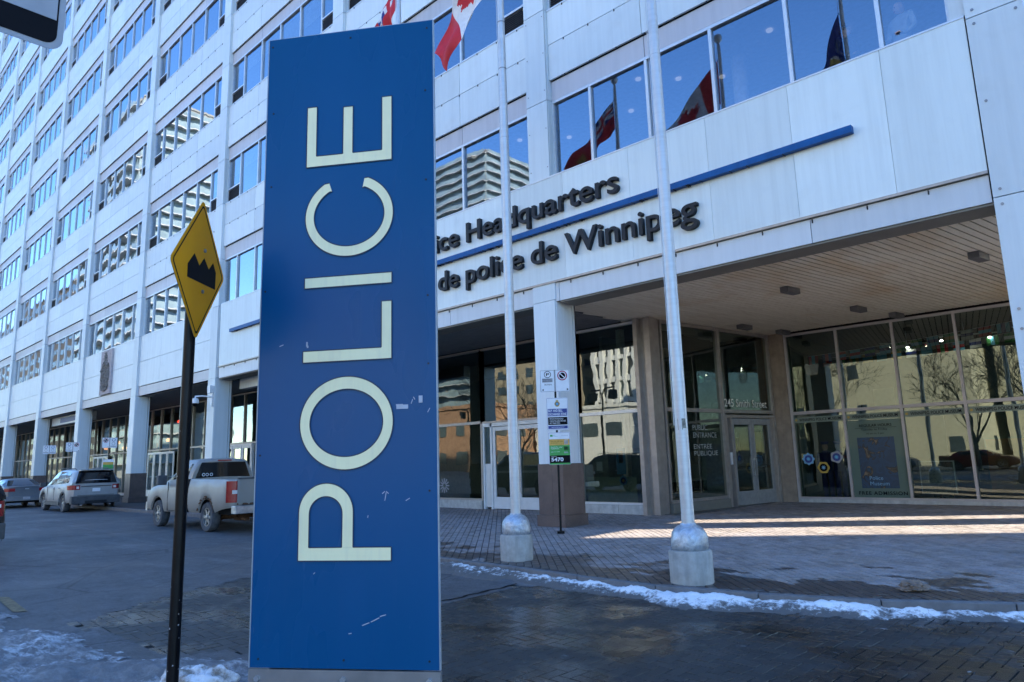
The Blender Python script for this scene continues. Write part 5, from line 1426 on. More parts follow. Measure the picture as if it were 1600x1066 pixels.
        if kind in ('pay', 'payfar'):
            bx(.03, .97, .60, .79, M['sign_orange']); bx(.03, .97, .285, .60, M['sign_green']); bx(.03, .97, .05, .285, M['black']); bx(.03, .97, 0.005, .05, M['sign_green'])
            if kind == 'pay':
                tx('5470', .10, .66, .10, .22, M['white_sheet'], .03); tx('LOCATION #', .1, .35, .24, .265, M['white_sheet'])
                tx('Scan the QR code\nto pay here', .1, .66, .65, .74, M['black']); tx('Park & Pay using\nPayByPhone', .1, .62, .47, .56, M['white_sheet']); tx('app or web', .1, .5, .38, .41, M['white_sheet'])
                bx(.70, .92, .44, .56, M['letter']); bx(.70, .92, .35, .40, M['white_sheet']); bx(.08, .2, .87, .93, M['sign_green']); tx('park\nwinnipeg', .22, .42, .87, .93, M['sign_green']); tx('winnipeg', .6, .9, .88, .92, M['grey_print'])
                bx(.72, .90, .62, .77, M['white_sheet'])
    return t
ry = math.atan2(-12.39+1.0, 10.05-.72)+math.pi/2
signpost(.72, -1.03, 3.4, ry, 'black post with parking plates, a BUY AND SELL EXCHANGE ZONE plate and number 5470', [('P', -.315, -.005, 2.93, 3.40), ('no', .005, .315, 2.93, 3.40), ('buy', -.20, .255, 2.12, 2.80), ('pay', -.185, .27, 1.40, 2.07)], None)
signpost(-25.9, -1.5, 3.35, R(78), 'sign pair with a green pay panel behind the silver car', [('no', -.31, -.005, 2.62, 3.1), ('two', .005, .31, 2.62, 3.1), ('payfar', -.22, .22, 1.5, 2.1)])
signpost(-31.6, -1.5, 3.2, R(78), 'sign pair second from the left, above the silver car bonnet', [('two', -.31, -.005, 2.62, 3.1), ('no', .005, .31, 2.62, 3.1)])
signpost(-36.0, -1.5, 3.2, R(78), 'leftmost sign pair, above the dark grey sedan', [('two', -.31, -.005, 2.62, 3.1), ('two', .005, .31, 2.62, 3.1)])

# ------------------------------------------------------------------ vehicles
def lerp_tab(tab, x):
    if x <= tab[0][0]: return tab[0][1]
    for (a, b), (c, d) in zip(tab, tab[1:]):
        if x <= c:
            t = (x-a)/(c-a) if c > a else 0; t = t*t*(3-2*t) if False else t; return b+(d-b)*t
    return tab[-1][1]
def make_vehicle(S, label, loc, heading):
    """local x forward from the rear bumper (0) to the front (len); y right negative... ; z from the road"""
    t = thing(S['name'], label, S['cat'], loc, heading)
    Lc, Wd = S['len'], S['w']; ax = S['axles']; rw = S['rw']; ra = S['ra']
    st_ = set(np.linspace(0, Lc, 38).round(3))
    for a in ax:
        for q in np.linspace(-1, 1, 17): st_.add(round(a+q*ra, 3))
        st_.add(round(a-ra-.012, 3)); st_.add(round(a+ra+.012, 3))
    for q in S.get('cuts', []): st_.add(q)
    st_ = sorted(st_)
    mb = MB(); rows = []
    def wid(x):
        e = min(x, Lc-x); k = S.get('rnd', .35)
        return Wd*(1-.16*max(0, 1-e/k)**2.2)
    for x in st_:
        zb = S['zb']
        for a in ax:
            if abs(x-a) < ra: zb = max(zb, rw+math.sqrt(max(0, ra*ra-(x-a)**2))*S.get('arch', 1.0)-.0)
        zt = lerp_tab(S['belt'], x); w = wid(x); bed = S.get('bed') and S['bed'][0] <= x <= S['bed'][1]
        zbe = max(zb, lerp_tab(S['under'], x)); zbe = min(zbe, zt-.15)
        m1 = zbe+(zt-zbe)*.35; m2 = zbe+(zt-zbe)*.72
        sec = [(w*.95, zbe), (w*.99, zbe+(zt-zbe)*.12), (w*1.0, m1), (w*.992, m2), (w*.965, zt-.05), (w*.93, zt)]
        if bed: sec += [(w*.86, zt), (w*.86, zt-.46), (0.01, zt-.46), (0, zt-.46)]
        else: sec += [(w*.80, zt+.012), (w*.45, zt+.03), (.01, zt+.035), (0, zt+.035)]
        rows.append([(x, y, z) for y, z in sec])
    nsec = len(rows[0])
    for sgn_ in (1, -1):
        base = len(mb.v)
        for r_ in rows:
            for x, y, z in r_: mb.v.append((x, y*sgn_, z))
        for i in range(len(rows)-1):
            for j in range(nsec-1):
                a = base+i*nsec+j; q = (a, a+nsec, a+nsec+1, a+1); mb.f.append(q if sgn_ < 0 else q[::-1]); mb.m.append(0)
        # end caps
        for i, fl_ in ((0, 1), (len(rows)-1, -1)):
            q = [base+i*nsec+j for j in range(nsec)]+[]
            x = rows[i][0][0]; n0 = len(mb.v); mb.v.append((x, 0, rows[i][0][2])); q.append(n0)
            mb.f.append(tuple(q if sgn_*fl_ > 0 else q[::-1])); mb.m.append(0)
    body = obj('body', mb, S['paint'], t, 32)
    # dark underbody
    obj('underbody', MB().box(.25, Lc-.25, -Wd*.80, Wd*.80, S['zb']+.02, S['zb']+.32), M['dark_gap'], t)
    for a in ax: obj('wheel_well', MB().box(a-ra-.03, a+ra+.03, -Wd*.78, Wd*.78, S['zb']+.02, rw+ra*S.get('arch', 1)+.03), M['dark_gap'], t)
    # cabin
    cb = S['cab']      # list of (x, z_roof, halfwidth) ; belt from table
    mb = MB(); prev = None; sec_n = 6; base = 0
    secs = []
    for x, zr, zlow, wl_, wr in cb:
        secs.append([(x, wl_, zlow), (x, (wl_+wr)/2+.03, (zlow+zr)/2), (x, wr+.02, zr-.07), (x, wr-.06, zr-.01), (x, wr*.5, zr+.02), (x, 0, zr+.025)])
    for sgn_ in (1, -1):
        base = len(mb.v)
        for s_ in secs:
            for x, y, z in s_: mb.v.append((x, y*sgn_, z))
        for i in range(len(secs)-1):
            for j in range(5):
                a = base+i*6+j; q = (a, a+6, a+7, a+1); mb.f.append(q if sgn_ < 0 else q[::-1]); mb.m.append(0)
        for i, fl_ in ((0, 1), (len(secs)-1, -1)):
            q = [base+i*6+j for j in range(6)]; n0 = len(mb.v); mb.v.append((secs[i][0][0], 0, secs[i][0][2])); q.append(n0)
            mb.f.append(tuple(q if sgn_*fl_ > 0 else q[::-1])); mb.m.append(0)
    cabin = obj('cabin', mb, S['paint'], t, 30)
    def yside(x, z):
        for (a, b) in zip(cb, cb[1:]):
            if a[0] <= x <= b[0]:
                f = (x-a[0])/max(1e-6, b[0]-a[0]); zr = a[1]+(b[1]-a[1])*f; zl = a[2]+(b[2]-a[2])*f; wl_ = a[3]+(b[3]-a[3])*f; wr = a[4]+(b[4]-a[4])*f
                k = min(1, max(0, (z-zl)/max(.01, zr-zl)))
                P_ = [(0, wl_), (.5, (wl_+wr)/2+.03), (max(.51, 1-.07/max(.1, zr-zl)), wr+.02), (1, wr-.06)]
                return lerp_tab(P_, k)
        return cb[-1][3]
    for poly in S['side_windows']:
        for sgn_ in (1, -1):
            # subdivide polygon as strip: given as list of (x, zlow, zhigh)
            mbw = MB()
            for (xa, la, ha), (xb, lb, hb) in zip(poly, poly[1:]):
                n_ = 4
                for q in range(n_):
                    f0, f1 = q/n_, (q+1)/n_
                    pts = [(xa, la+(ha-la)*f0), (xb, lb+(hb-lb)*f0), (xb, lb+(hb-lb)*f1), (xa, la+(ha-la)*f1)]
                    p3 = [(x, sgn_*(yside(x, z)+.008), z) for x, z in pts]
                    mbw.quad(*(p3 if sgn_ < 0 else p3[::-1]))
            obj('side_window', mbw, M['car_glass'], cabin)
    for pts, nm in S['end_windows']:
        obj(nm, MB().quad(*pts), M['car_glass'], cabin)
    obj('cabin_interior', MB().box(S['inner'][0], S['inner'][1], -Wd*.6, Wd*.6, S['inner'][2], S['inner'][3]), M['dark_gap'], cabin) if S.get('inner') else None
    # wheels
    for a in ax:
        for sgn_ in (1, -1):
            yo = sgn_*(Wd-.035); wdt = .23
            prof = [(rw*.62, -wdt/2+.01), (rw*.66, -wdt/2), (rw*.94, -wdt/2+.0), (rw, -wdt/2+.035), (rw, wdt/2-.035), (rw*.94, wdt/2), (rw*.66, wdt/2), (rw*.62, wdt/2-.01)]
            w_ = MB()._lathe(prof, 28, cap=False); ob2 = obj('wheel', w_, M['tyre'], t, 40, (a, yo-sgn_*wdt/2, rw), (R(90), 0, 0))
            rim = MB(); s_ = -sgn_; zf = s_*(wdt/2-.035)
            rim._lathe([(rw*.64, zf-s_*.06), (rw*.64, zf+s_*.02), (rw*.58, zf+s_*.02), (rw*.57, zf-s_*.06)], 28, cap=False)
            rim._lathe([(.055, zf-s_*.02), (.055, zf+s_*.028), (.03, zf+s_*.034)], 12)
            ns = S.get('spokes', 6)
            for i in range(ns):
                an = 2*math.pi*i/ns; d = Vector((math.cos(an), math.sin(an), 0)); q = Vector((-d.y, d.x, 0))
                rim.obox(d*rw*.33+Vector((0, 0, zf+.008)), d*rw*.26, q*rw*S.get('spw', .07), (0, 0, .012))
            obj('rim', rim, M['rim'], ob2, 40)
            obj('brake_disc', MB()._lathe([(rw*.62, zf-s_*.10), (rw*.62, zf-s_*.06)], 20), M['letter'], ob2)
    for nm, mbx, mat, smooth in S['parts'](MB, wid): 
        bo_ = obj(nm, mbx, mat, t, smooth)
        if nm in ('bumper', 'tailgate', 'door_mirror', 'tail_light'): bev(bo_, .015, 2)
    return t

def wrap_light(Wd, rnd_, y_in, x_side, z0, z1, s, off=.012, k0=.995):
    wid = lambda x: Wd*(1-.16*max(0, 1-min(x, 9)/rnd_)**2.2)*k0
    path = [(-off, y_in*s)]+[(-off, (wid(0)-.02)*s)]+[(x, (wid(x)+off)*s) for x in np.linspace(0, x_side, 7)]
    mb = MB()
    for (xa, ya), (xb, yb) in zip(path, path[1:]):
        q = [(xa, ya, z0), (xb, yb, z0), (xb, yb, z1), (xa, ya, z1)]; mb.quad(*(q if s < 0 else q[::-1]))
        iy = .03*s
        mb.quad(*([(xa, ya, z1), (xb, yb, z1), (xb+.02, yb-iy, z1), (xa+.02, ya-iy, z1)] if s < 0 else [(xa, ya, z1), (xa+.02, ya-iy, z1), (xb+.02, yb-iy, z1), (xb, yb, z1)]))
        mb.quad(*([(xa, ya, z0), (xa+.02, ya-iy, z0), (xb+.02, yb-iy, z0), (xb, yb, z0)] if s < 0 else [(xa, ya, z0), (xb, yb, z0), (xb+.02, yb-iy, z0), (xa+.02, ya-iy, z0)]))
    return mb
# --- pickup
def pickup_parts(MB, wid):
    o = []
    o.append(('tailgate', MB().box(-.012, .05, -.76, .76, .72, 1.36), M['truck_paint'], None))
    o.append(('tailgate_top', MB().box(-.02, .055, -.77, .77, 1.362, 1.40), M['trim'], None))
    o.append(('tailgate_handle', MB().box(-.035, -.012, -.12, .12, 1.16, 1.23), M['trim'], None))
    for s in (1, -1):
        y0, y1 = (.78, .955) if s > 0 else (-.955, -.78)
        o.append(('tail_light', wrap_light(1.005, .25, .79, .17, .78, 1.32, s), M['tail_red'], None))
        o.append(('reverse_lamp', MB().box(-.02, .0, y0+.01 if s > 0 else y0+.04, y1-.04 if s > 0 else y1-.01, 1.0, 1.09), M['lens_white'], None))
        o.append(('exhaust' if s > 0 else 'spring_hanger', MB().tube([(.3, s*.5, .36), (.05, s*.52, .34)], .035, 10), M['rust'], 40))
    o.append(('bumper', MB().box(-.20, .02, -.92, .92, .50, .70), M['chrome'], None))
    o.append(('bumper_step', MB().box(-.19, .03, -.70, .70, .702, .715), M['trim'], None))
    o.append(('number_plate', MB().box(-.208, -.20, -.15, .15, .52, .66), M['white_sheet'], None))
    o.append(('axle', MB().tube([(1.35, -.8, .36), (1.35, .8, .36)], .07, 10).box(1.15, 1.5, -.14, .14, .24, .5), M['rust'], None))
    o.append(('front_bumper', MB().box(5.6, 5.74, -.95, .95, .45, .70), M['chrome'], None))
    for s in (1, -1):
        o.append(('door_mirror', MB().box(3.98, 4.14, s*1.02-.0 if s > 0 else -1.27, 1.27 if s > 0 else -1.02, 1.22, 1.50), M['trim'], None))
        o.append(('door_handle', MB().box(2.85, 3.02, s*1.005-.015, s*1.005+.015, 1.10, 1.15), M['trim'], None))
        y = s*1.008
        o.append(('door_seam', MB().box(2.66, 2.672, min(y, y*.985), max(y, y*.985), .5, 1.3).box(3.92, 3.932, min(y, y*.985), max(y, y*.985), .5, 1.3).box(2.672, 3.92, min(y, y*.985), max(y, y*.985), .49, .50), M['dark_gap'], None))
        o.append(('bed_seam', MB().box(2.50, 2.53, min(s*1.0, s*.93), max(s*1.0, s*.93), .48, 1.38), M['dark_gap'], None))
    rs_ = MB()
    for i in range(40):
        a = rnd.uniform(.2, 2.9); r_ = .50+rnd.uniform(-.015, .05); rs_.box(1.35+r_*math.cos(a)-.02, 1.35+r_*math.cos(a)+.02, 1.002, 1.012, .38+r_*math.sin(a)-.015, .38+r_*math.sin(a)+.015)
    o.append(('rust_patch', rs_, M['rust'], None))
    rs2 = MB()
    for i in range(26): yy = rnd.uniform(-.75, .75); rs2.box(-.016, -.011, yy, yy+rnd.uniform(.02, .1), .72, .72+rnd.uniform(.01, .045))
    o.append(('rust_patch', rs2, M['rust'], None))
    st = MB()
    for yy in (.50, .60, .38):
        for i in range(16):
            a, b = 2*math.pi*i/16, 2*math.pi*(i+1)/16
            st.quad((2.488, yy+.045*math.cos(a), 1.49+.045*math.sin(a)), (2.488, yy+.045*math.cos(b), 1.49+.045*math.sin(b)), (2.488, yy+.03*math.cos(b), 1.49+.03*math.sin(b)), (2.488, yy+.03*math.cos(a), 1.49+.03*math.sin(a)))
    o.append(('window_sticker', st, M['white_sheet'], None))
    o.append(('brake_lamp', MB().box(2.495, 2.515, -.20, .20, 1.865, 1.90), M['tail_red'], None))
    return o
S_pick = dict(name='pickup_truck', cat='pickup truck', len=5.7, w=1.005, axles=[1.35, 4.73], rw=.385, ra=.475, arch=1.0, zb=.44, paint=M['truck_paint'], rnd=.25,
    belt=[(0, 1.36), (2.5, 1.38), (2.56, 1.32), (4.0, 1.30), (4.3, 1.28), (5.2, 1.16), (5.6, 1.02), (5.7, .9)],
    under=[(0, .66), (.5, .60), (.9, .50), (5.0, .44), (5.7, .5)], bed=(.06, 2.44), cuts=[.055, .06, 2.44, 2.445, 2.5, 2.56], spokes=6, spw=.09,
    cab=[(2.56, 1.84, 1.30, .92, .70), (2.62, 1.905, 1.30, .935, .72), (3.0, 1.93, 1.30, .95, .735), (3.35, 1.92, 1.30, .95, .73), (3.55, 1.86, 1.30, .95, .72), (4.28, 1.30, 1.28, .94, .86)],
    side_windows=[[(2.76, 1.40, 1.80), (3.45, 1.40, 1.82), (3.60, 1.38, 1.74), (4.02, 1.36, 1.42)]],
    end_windows=[([(2.548, -.80, 1.40), (2.548, .80, 1.40), (2.552, .64, 1.83), (2.552, -.64, 1.83)], 'rear_window'), ([(4.25, .82, 1.335), (4.25, -.82, 1.335), (3.60, -.66, 1.855), (3.60, .66, 1.855)], 'windscreen')],
    inner=None, parts=pickup_parts)
# place: rear at X=-7.42, left side (local +y when heading -X is world -Y)
make_vehicle(S_pick, 'dusty silver single cab pickup with rusty wheel arches, parked behind the black post', (-7.45, -3.27, ZR), math.pi)

def suv_parts(c, tail='wrap'):
    def f(MB, wid):
        o = []
        for s in (1, -1):
            if tail == 'wrap':
                o.append(('tail_light', wrap_light(1.0, .5, .62, .42, .93, 1.12, s), M['tail_red'], None))
                o.append(('reverse_lamp', MB().box(-.018, .0, .66 if s > 0 else -.76, .76 if s > 0 else -.66, .97, 1.07), M['lens_white'], None))
            else:
                o.append(('tail_light', wrap_light(1.0, .5, .68, .10, .80, 1.12, s), M['tail_red'], None))
                o.append(('reverse_lamp', MB().box(-.018, .0, .69 if s > 0 else -.83, .83 if s > 0 else -.69, .98, 1.05), M['lens_white'], None))
            o.append(('door_mirror', MB().box(3.62, 3.80, 1.0 if s > 0 else -1.22, 1.22 if s > 0 else -1.0, 1.06, 1.24), M['trim'], None))
            y = s*1.004
            o.append(('door_seam', MB().box(2.30, 2.312, min(y, y*.985), max(y, y*.985), .5, 1.05).box(3.35, 3.362, min(y, y*.985), max(y, y*.985), .45, 1.05), M['dark_gap'], None))
            o.append(('door_handle', MB().box(2.42, 2.58, min(y, y*1.02), max(y, y*1.02), .96, 1.0).box(1.55, 1.70, min(y, y*1.02), max(y, y*1.02), .98, 1.02), M['chrome'], None))
            cl_ = MB()
            for a in (1.02, 4.04):
                for i in range(20):
                    t0, t1 = math.pi*i/20-.25+.0, math.pi*(i+1)/20-.25
                    t0, t1 = -.25+(math.pi+.5)*i/20, -.25+(math.pi+.5)*(i+1)/20
                    for ra_, rb_ in ((.44, .50),):
                        yy = 1.008*s
                        p = [(a+ra_*math.cos(t0), yy, .37+ra_*math.sin(t0)), (a+ra_*math.cos(t1), yy, .37+ra_*math.sin(t1)), (a+rb_*math.cos(t1), yy, .37+rb_*math.sin(t1)), (a+rb_*math.cos(t0), yy, .37+rb_*math.sin(t0))]
                        cl_.quad(*p)
            o.append(('arch_trim', cl_, M['trim'], None))
            o.append(('sill_trim', MB().box(1.5, 3.58, min(s*1.006, s*.95), max(s*1.006, s*.95), .28, .44), M['trim'], None))
            o.append(('roof_rail', MB().tube([(.6, s*.62, 1.76), (.8, s*.63, 1.82), (2.6, s*.64, 1.84), (3.0, s*.62, 1.79)], .018, 8), M['trim'], 40))
        o.append(('bumper', MB().box(-.07, .20, -.93, .93, .34, .66), M['trim'], None))
        o.append(('skid_plate', MB().box(-.085, .0, -.42, .42, .36, .47), M['letter'], None))
        o.append(('number_plate', MB().box(-.03, -.018, -.15, .15, .84, .98), M['white_sheet'] if tail == 'wrap' else M['white_sheet'], None))
        o.append(('tailgate_groove', MB().box(-.02, -.0, -.58, .58, 1.05, 1.085).box(-.02, 0, -.7, .7, .68, .70), M['trim'], None))
        o.append(('spoiler', MB().box(-.03, .35, -.64, .64, 1.735, 1.775), c, None))
        o.append(('exhaust', MB().tube([(.3, -.55, .30), (-.05, -.55, .29)], .035, 10).tube([(.3, .55, .30), (-.05, .55, .29)], .035, 10), M['chrome'], 40))
        return o
    return f
def suv_spec(paint, tail='wrap'):
    return dict(name='suv', cat='car', len=5.02, w=1.0, axles=[1.02, 4.04], rw=.37, ra=.45, arch=1.0, zb=.30, paint=paint, rnd=.5,
    belt=[(0, 1.15), (.5, 1.19), (3.3, 1.10), (3.75, 1.08), (4.5, .98), (4.85, .84), (5.02, .66)], under=[(0, .44), (.6, .36), (4.4, .30), (5.02, .38)], cuts=[], spokes=5, spw=.10,
    cab=[(.05, 1.30, 1.14, .92, .84), (.12, 1.50, 1.14, .93, .78), (.30, 1.72, 1.15, .94, .70), (.8, 1.775, 1.16, .945, .69), (2.2, 1.79, 1.10, .95, .70), (2.75, 1.76, 1.09, .95, .70), (3.1, 1.66, 1.09, .95, .71), (3.85, 1.10, 1.06, .93, .85)],
    side_windows=[[(.55, 1.24, 1.38), (.75, 1.22, 1.64), (1.30, 1.20, 1.68)], [(1.38, 1.20, 1.68), (2.28, 1.17, 1.70)], [(2.36, 1.17, 1.70), (2.85, 1.15, 1.66), (3.12, 1.14, 1.55), (3.58, 1.13, 1.20)]],
    end_windows=[([(.015, -.80, 1.19), (.015, .80, 1.19), (.155, .66, 1.70), (.155, -.66, 1.70)], 'rear_window'), ([(3.80, .78, 1.15), (3.80, -.78, 1.15), (3.14, -.64, 1.66), (3.14, .64, 1.66)], 'windscreen')],
    parts=suv_parts(paint, tail))
make_vehicle(suv_spec(M['suv_paint']), 'salt stained silver SUV parked in front of the columns', (-23.75, -2.55, ZR), math.pi)
make_vehicle(suv_spec(M['black_paint'], 'tall'), 'black SUV cut off by the left edge, with a tall red tail light', (-7.9, -9.76, ZR), math.pi)
# --- sedan
def sedan_parts(MB, wid):
    o = []
    for s in (1, -1):
        o.append(('tail_light', wrap_light(.925, .45, .50, .25, .82, .97, s), M['tail_red'], None))
        o.append(('door_mirror', MB().box(3.35, 3.5, .9 if s > 0 else -1.06, 1.06 if s > 0 else -.9, .95, 1.10), M['sedan_paint'], None))
    o.append(('bumper', MB().box(-.06, .15, -.86, .86, .36, .58), M['sedan_paint'], None)); o.append(('number_plate', MB().box(-.075, -.06, -.15, .15, .42, .55), M['grey_print'], None))
    o.append(('badge', MB().box(-.012, -.0, -.08, .08, .92, .95), M['chrome'], None))
    return o
S_sed = dict(name='sedan', cat='car', len=4.85, w=.925, axles=[1.05, 3.85], rw=.33, ra=.39, arch=1.0, zb=.24, paint=M['sedan_paint'], rnd=.45,
    belt=[(0, 1.02), (.9, 1.05), (3.3, .96), (4.3, .86), (4.7, .72), (4.85, .6)], under=[(0, .36), (.6, .26), (4.4, .24), (4.85, .34)], spokes=5,
    cab=[(.75, 1.07, 1.02, .86, .72), (1.35, 1.36, 1.0, .87, .62), (2.0, 1.43, .98, .875, .60), (2.7, 1.41, .97, .87, .60), (3.0, 1.34, .96, .87, .61), (3.75, .96, .93, .85, .74)],
    side_windows=[[(1.25, 1.06, 1.26), (1.5, 1.05, 1.33), (2.25, 1.03, 1.37)], [(2.32, 1.03, 1.37), (2.75, 1.01, 1.34), (3.4, 1.0, 1.08)]],
    end_windows=[([(.80, -.70, 1.10), (.80, .70, 1.10), (1.30, .57, 1.355), (1.30, -.57, 1.355)], 'rear_window'), ([(3.66, .70, 1.01), (3.66, -.70, 1.01), (3.04, -.56, 1.34), (3.04, .56, 1.34)], 'windscreen')],
    parts=sedan_parts)
make_vehicle(S_sed, 'dark grey sedan parked beyond the silver SUV', (-31.6, -3.35, ZR), math.pi)

# ------------------------------------------------------------------ surroundings behind and beside the camera (seen in the glass)
def bmat(name, wall, win, sx, sz, fx=.55, fz=.5, rough=.8):
    return simple(name, wall, rough, 0, .12, .3)
env_m = {'slab': simple('balcony_concrete', (.48, .49, .50), .9, 0, .1, .3), 'beige': simple('beige_render', (.46, .44, .345), .9, 0, .06, .3), 'white': simple('white_render', (.72, .72, .70), .9, 0, .06, .3),
         'brick': simple('orange_brick', (.36, .21, .13), .9, 0, .2, 1.5), 'tan': simple('tan_brick', (.36, .30, .21), .9, 0, .15, 1), 'grey': simple('grey_concrete', (.28, .28, .27), .9, 0, .1, .3),
         'brown': simple('brown_facade', (.06, .055, .05), .9, 0, .1, .3)}
M['far_glass'] = simple('far_window_glass', (.05, .07, .085), .12, 0, .3, .2)
M['bal_glass'] = simple('balcony_glass', (.25, .33, .36), .15, 0, .2, .3)
def far_building(name, label, x0, x1, y0, y1, h, wall, style, fh=3.2, cell=3.5, wz=.5, wx=.6):
    t = thing(name, label, 'building', ((x0+x1)/2, (y0+y1)/2, ZR))
    w, d = (x1-x0)/2, (y1-y0)/2
    obj('walls', MB().box(-w, w, -d, d, 0, h), wall, t); obj('roof', MB().box(-w-.2, w+.2, -d-.2, d+.2, h, h+.5), wall, t)
    wins = MB(); nx = max(1, int(2*w/cell)); nf = int(h/fh)
    if style in ('grid', 'sparse'):
        for f in range(nf):
            for i in range(nx):
                if style == 'sparse' and rnd.random() > .22: continue
                cx = -w+(i+.5)*2*w/nx; z = f*fh+fh*.3
                wins.box(cx-cell*wx/2, cx+cell*wx/2, d+.02, d+.06, z, z+fh*wz)
        tag(obj('window_grid', wins, M['far_glass'], t), kind='stuff')
        ws = MB()
        for f in range(nf):
            for i in range(max(1, int(2*d/cell))):
                if style == 'sparse' and rnd.random() > .22: continue
                cy = -d+(i+.5)*2*d/max(1, int(2*d/cell)); z = f*fh+fh*.3
                ws.box(w+.02, w+.06, cy-cell*wx/2, cy+cell*wx/2, z, z+fh*wz)
        tag(obj('side_windows', ws, M['far_glass'], t), kind='stuff')
    if style == 'fins':
        obj('glass_wall', MB().box(-w+.3, w-.3, d+.02, d+.1, 8, h-1), M['far_glass'], t)
        fi = MB()
        for i in range(int(2*w/1.6)+1): x = -w+.3+i*1.6; fi.box(x, x+.7, d+.1, d+.7, 8, h-1)
        for f in range(2, nf): fi.box(-w+.3, w-.3, d+.1, d+.55, f*fh, f*fh+.8)
        tag(obj('fins', fi, wall, t), kind='stuff')
    if style == 'balcony':
        obj('glass_wall', MB().box(-w+.1, w-.1, d+.02, d+.06, 3, h-1).box(w+.02, w+.06, -d+.1, d-.1, 3, h-1), M['bal_glass'], t)
        sl_ = MB(); rl_ = MB()
        for f in range(1, nf+1):
            z = f*fh; n = 24
            for side_ in (0, 1):
                LL = w if side_ == 0 else d
                pts = []
                for i in range(n+1):
                    u = -LL+2*LL*i/n; out = 1.2+.28*math.sin(u*.3+f*.0+side_)**2
                    pts.append((u, out))
                for (a, oa), (b, ob3) in zip(pts, pts[1:]):
                    if side_ == 0:
                        sl_.hexa([(a, d, z), (b, d, z), (b, d+ob3, z), (a, d+oa, z), (a, d, z+.2), (b, d, z+.2), (b, d+ob3, z+.2), (a, d+oa, z+.2)])
                        rl_.quad((a, d+oa, z+.28), (b, d+ob3, z+.28), (b, d+ob3, z+1.3), (a, d+oa, z+1.3))
                    else:
                        sl_.hexa([(w, a, z), (w+oa, a, z), (w+ob3, b, z), (w, b, z), (w, a, z+.28), (w+oa, a, z+.28), (w+ob3, b, z+.28), (w, b, z+.28)])
                        rl_.quad((w+oa, a, z+.28), (w+ob3, b, z+.28), (w+ob3, b, z+1.3), (w+oa, a, z+1.3))
        tag(obj('balcony_slabs', sl_, env_m['slab'], t), kind='stuff'); tag(obj('balcony_rails', rl_, M['bal_glass'], t), kind='stuff')
        mu = MB()
        for i in range(int(2*w/2.2)): x = -w+i*2.2; mu.box(x, x+.25, d+.06, d+.12, 3, h-1)
        tag(obj('window_mullions', mu, env_m['grey'], t), kind='stuff')
    return t
far_building('apartment_tower', 'glass apartment tower with curved white balconies, mirrored in the left windows', -186, -149, -54, -38, 86, env_m['grey'], 'balcony', 3.1)
far_building('apartment_tower', 'glass tower with white floor bands, mirrored beside the blue sign', -176, -132, -165, -130, 97, env_m['grey'], 'balcony', 3.1)
far_building('office_tower', 'brown office block mirrored in the far left windows', -360, -205, -80, -45, 58, env_m['brown'], 'grid', 3.6, 4, .45, .7)
far_building('office_tower', 'white finned office slab mirrored in the ground floor glass', -60, -34, -96, -76, 48, env_m['white'], 'fins', 3.5)
far_building('brick_tower', 'tan brick tower with many windows mirrored near the white doors', -86, -64, -96, -78, 46, env_m['tan'], 'grid', 3.3, 3.2, .5, .55)
far_building('low_building', 'white two storey building mirrored behind the street lamp', -56, -32, -66, -56, 8, env_m['white'], 'sparse', 3.5, 4)
far_building('brick_building', 'orange brick shop building mirrored at the left of the doors', -78, -57, -60, -48, 9, env_m['brick'], 'grid', 3.8, 4, .45, .45)
far_building('beige_building', 'plain beige wall building with few windows mirrored in the museum glass', -30, -3, -66, -50, 26, env_m['beige'], 'sparse', 4, 4, .4, .3)
far_building('beige_building', 'lower beige building mirrored at the right of the museum glass', -2, 22, -72, -58, 17, env_m['beige'], 'sparse', 4, 4, .4, .3)
far_building('office_block', 'tall grey office block across the side street on the right', 30, 48, -6.5, 17.7, 46, env_m['grey'], 'grid', 3.6, 3.5)
obj_ = obj('museum_side_pier', MB().box(8.9, 9.4, 5.55, 6.70, 0, 5.3), M['column'], B)
obj('museum_side_wall', MB().box(9.3, 9.6, 8.1, 9.3, 0, 5.3), M['conc_brown'], B)
# snow covered lot across the street
lot = area_poly_mesh([(-60, -30), (30, -30), (30, -49), (-60, -49)], ZR+.03, M['snow'], 'snowy_ground'); tag(lot, kind='structure')
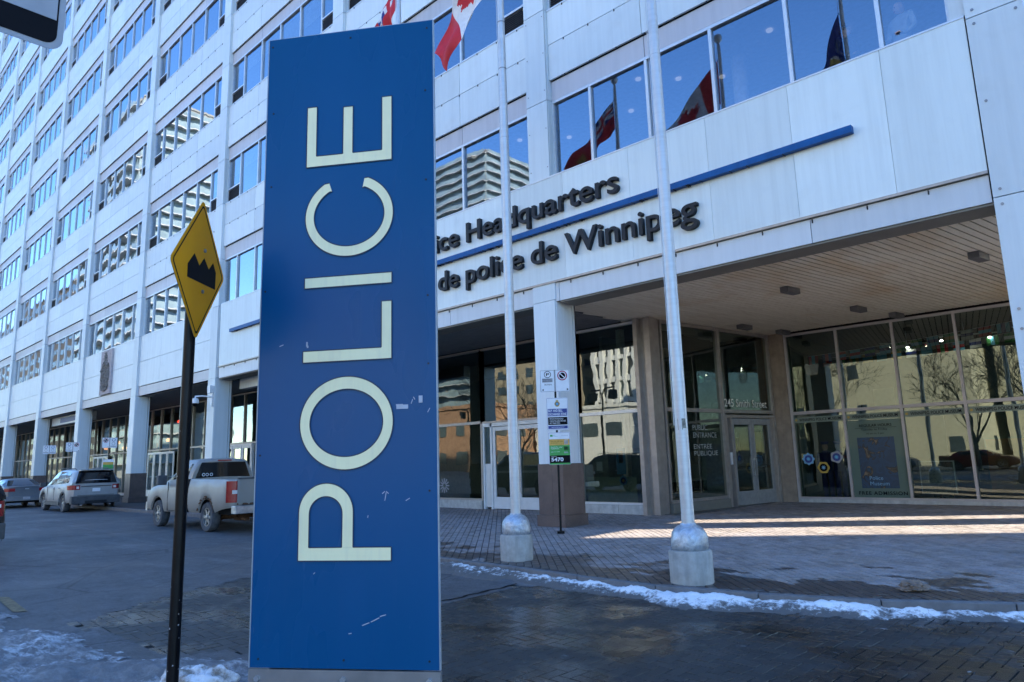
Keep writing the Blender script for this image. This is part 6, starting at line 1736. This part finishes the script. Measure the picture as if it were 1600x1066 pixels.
# bare trees
def bare_tree(loc, label, seed, H=9):
    rr = random.Random(seed); t = thing('bare_tree', label, 'tree', loc, rr.uniform(0, 6), 'bare street trees across the road')
    tr = MB(); br_ = MB()
    def grow(p, d, l, r_, lev):
        pts = [p]; q = p.copy(); dd = d.copy(); rs = [r_]
        for i in range(4):
            dd = (dd+Vector((rr.uniform(-.16, .16), rr.uniform(-.16, .16), rr.uniform(-.02, .12)))).normalized(); q = q+dd*l/4; pts.append(q.copy()); rs.append(r_*(1-.08*(i+1)))
        (tr if lev < 2 else br_).tube(pts, rs, 7 if lev < 2 else 4, 0, False)
        if lev >= 6: return
        for k in range(rr.choice([2, 3, 3]) if lev else 4):
            ax_ = dd.orthogonal().normalized(); ax_.rotate(Matrix.Rotation(rr.uniform(0, 6.28), 3, dd)); nd = dd.copy(); nd.rotate(Matrix.Rotation(rr.uniform(.35, .85), 3, ax_))
            s_ = rr.choice(pts[2:]); grow(s_.copy(), nd, l*rr.uniform(.62, .84), max(.013, rs[-1]*.70), lev+1)
    grow(Vector((0, 0, 0)), Vector((0, 0, 1)), H*.28, .13, 0)
    m_ = simple('grey_bark', (.10, .085, .07), .9)
    obj('trunk', tr, m_, t); obj('crown', br_, m_, t)
    return t
trees = [((.9, -24, ZR), 'bare tree mirrored in the third museum window'), ((-22, -40, ZR), 'bare tree mirrored left of the street lamp'), ((-30, -24, ZR), 'bare tree mirrored behind the white doors'), ((4.6, -25, ZR), 'bare tree mirrored in the rightmost museum window'), ((-8.2, -24, ZR), 'bare tree mirrored in the first museum window'), ((-44, -40, ZR), 'bare tree mirrored in the leftmost lobby glass')]
for i, (p, lb) in enumerate(trees): bare_tree(p, lb, 11+i, 13)
# twin-arm street lamps
def street_lamp(loc, label):
    t = thing('street_lamp', label, 'street lamp', loc, R(20), 'twin arm street lamps across the road')
    obj('post', MB().tube([(0, 0, 0), (0, 0, 5.6), (0, 0, 5.8)], [.09, .07, .06], 10), M['black_post'], t, 40)
    for s in (-1, 1):
        a = obj('arm', MB().tube([(0, 0, 5.7), (s*.45, 0, 6.1), (s*1.5, 0, 6.15)], .06, 8), M['black_post'], t)
        obj('lantern', MB().box(s*1.25-.2, s*1.25+.2, -.2, .2, 5.35, 5.95), M['letter'], a)
street_lamp((-16.8, -18, ZR), 'black twin arm street lamp mirrored beside the granite column'); street_lamp((-34, -22, ZR), 'black twin arm street lamp mirrored left of the white doors')
# parked cars mirrored in the glass
sp2 = suv_spec(M['black_paint'], 'tall'); v1 = make_vehicle(sp2, 'black SUV parked across the road, mirrored in the lobby glass', (-16, -20.5, ZR), 0)
sp3 = suv_spec(M['sedan_paint']); v2 = make_vehicle(sp3, 'grey SUV across the road mirrored in the museum glass', (-9, -29, ZR), 0)
S2_ = dict(S_sed); S2_['paint'] = M['red_paint']; make_vehicle(S2_, 'dark red sedan parked across the road mirrored in the museum glass', (-2.5, -29.5, ZR), 0)
S3_ = dict(S_sed); S3_['paint'] = M['suv_paint']; make_vehicle(S3_, 'silver sedan parked across the road mirrored in the museum glass', (3.5, -29.2, ZR), 0)
print('panels', cnt, 'panes', npane, 'slats', sl_n, 'objects', len(bpy.data.objects))
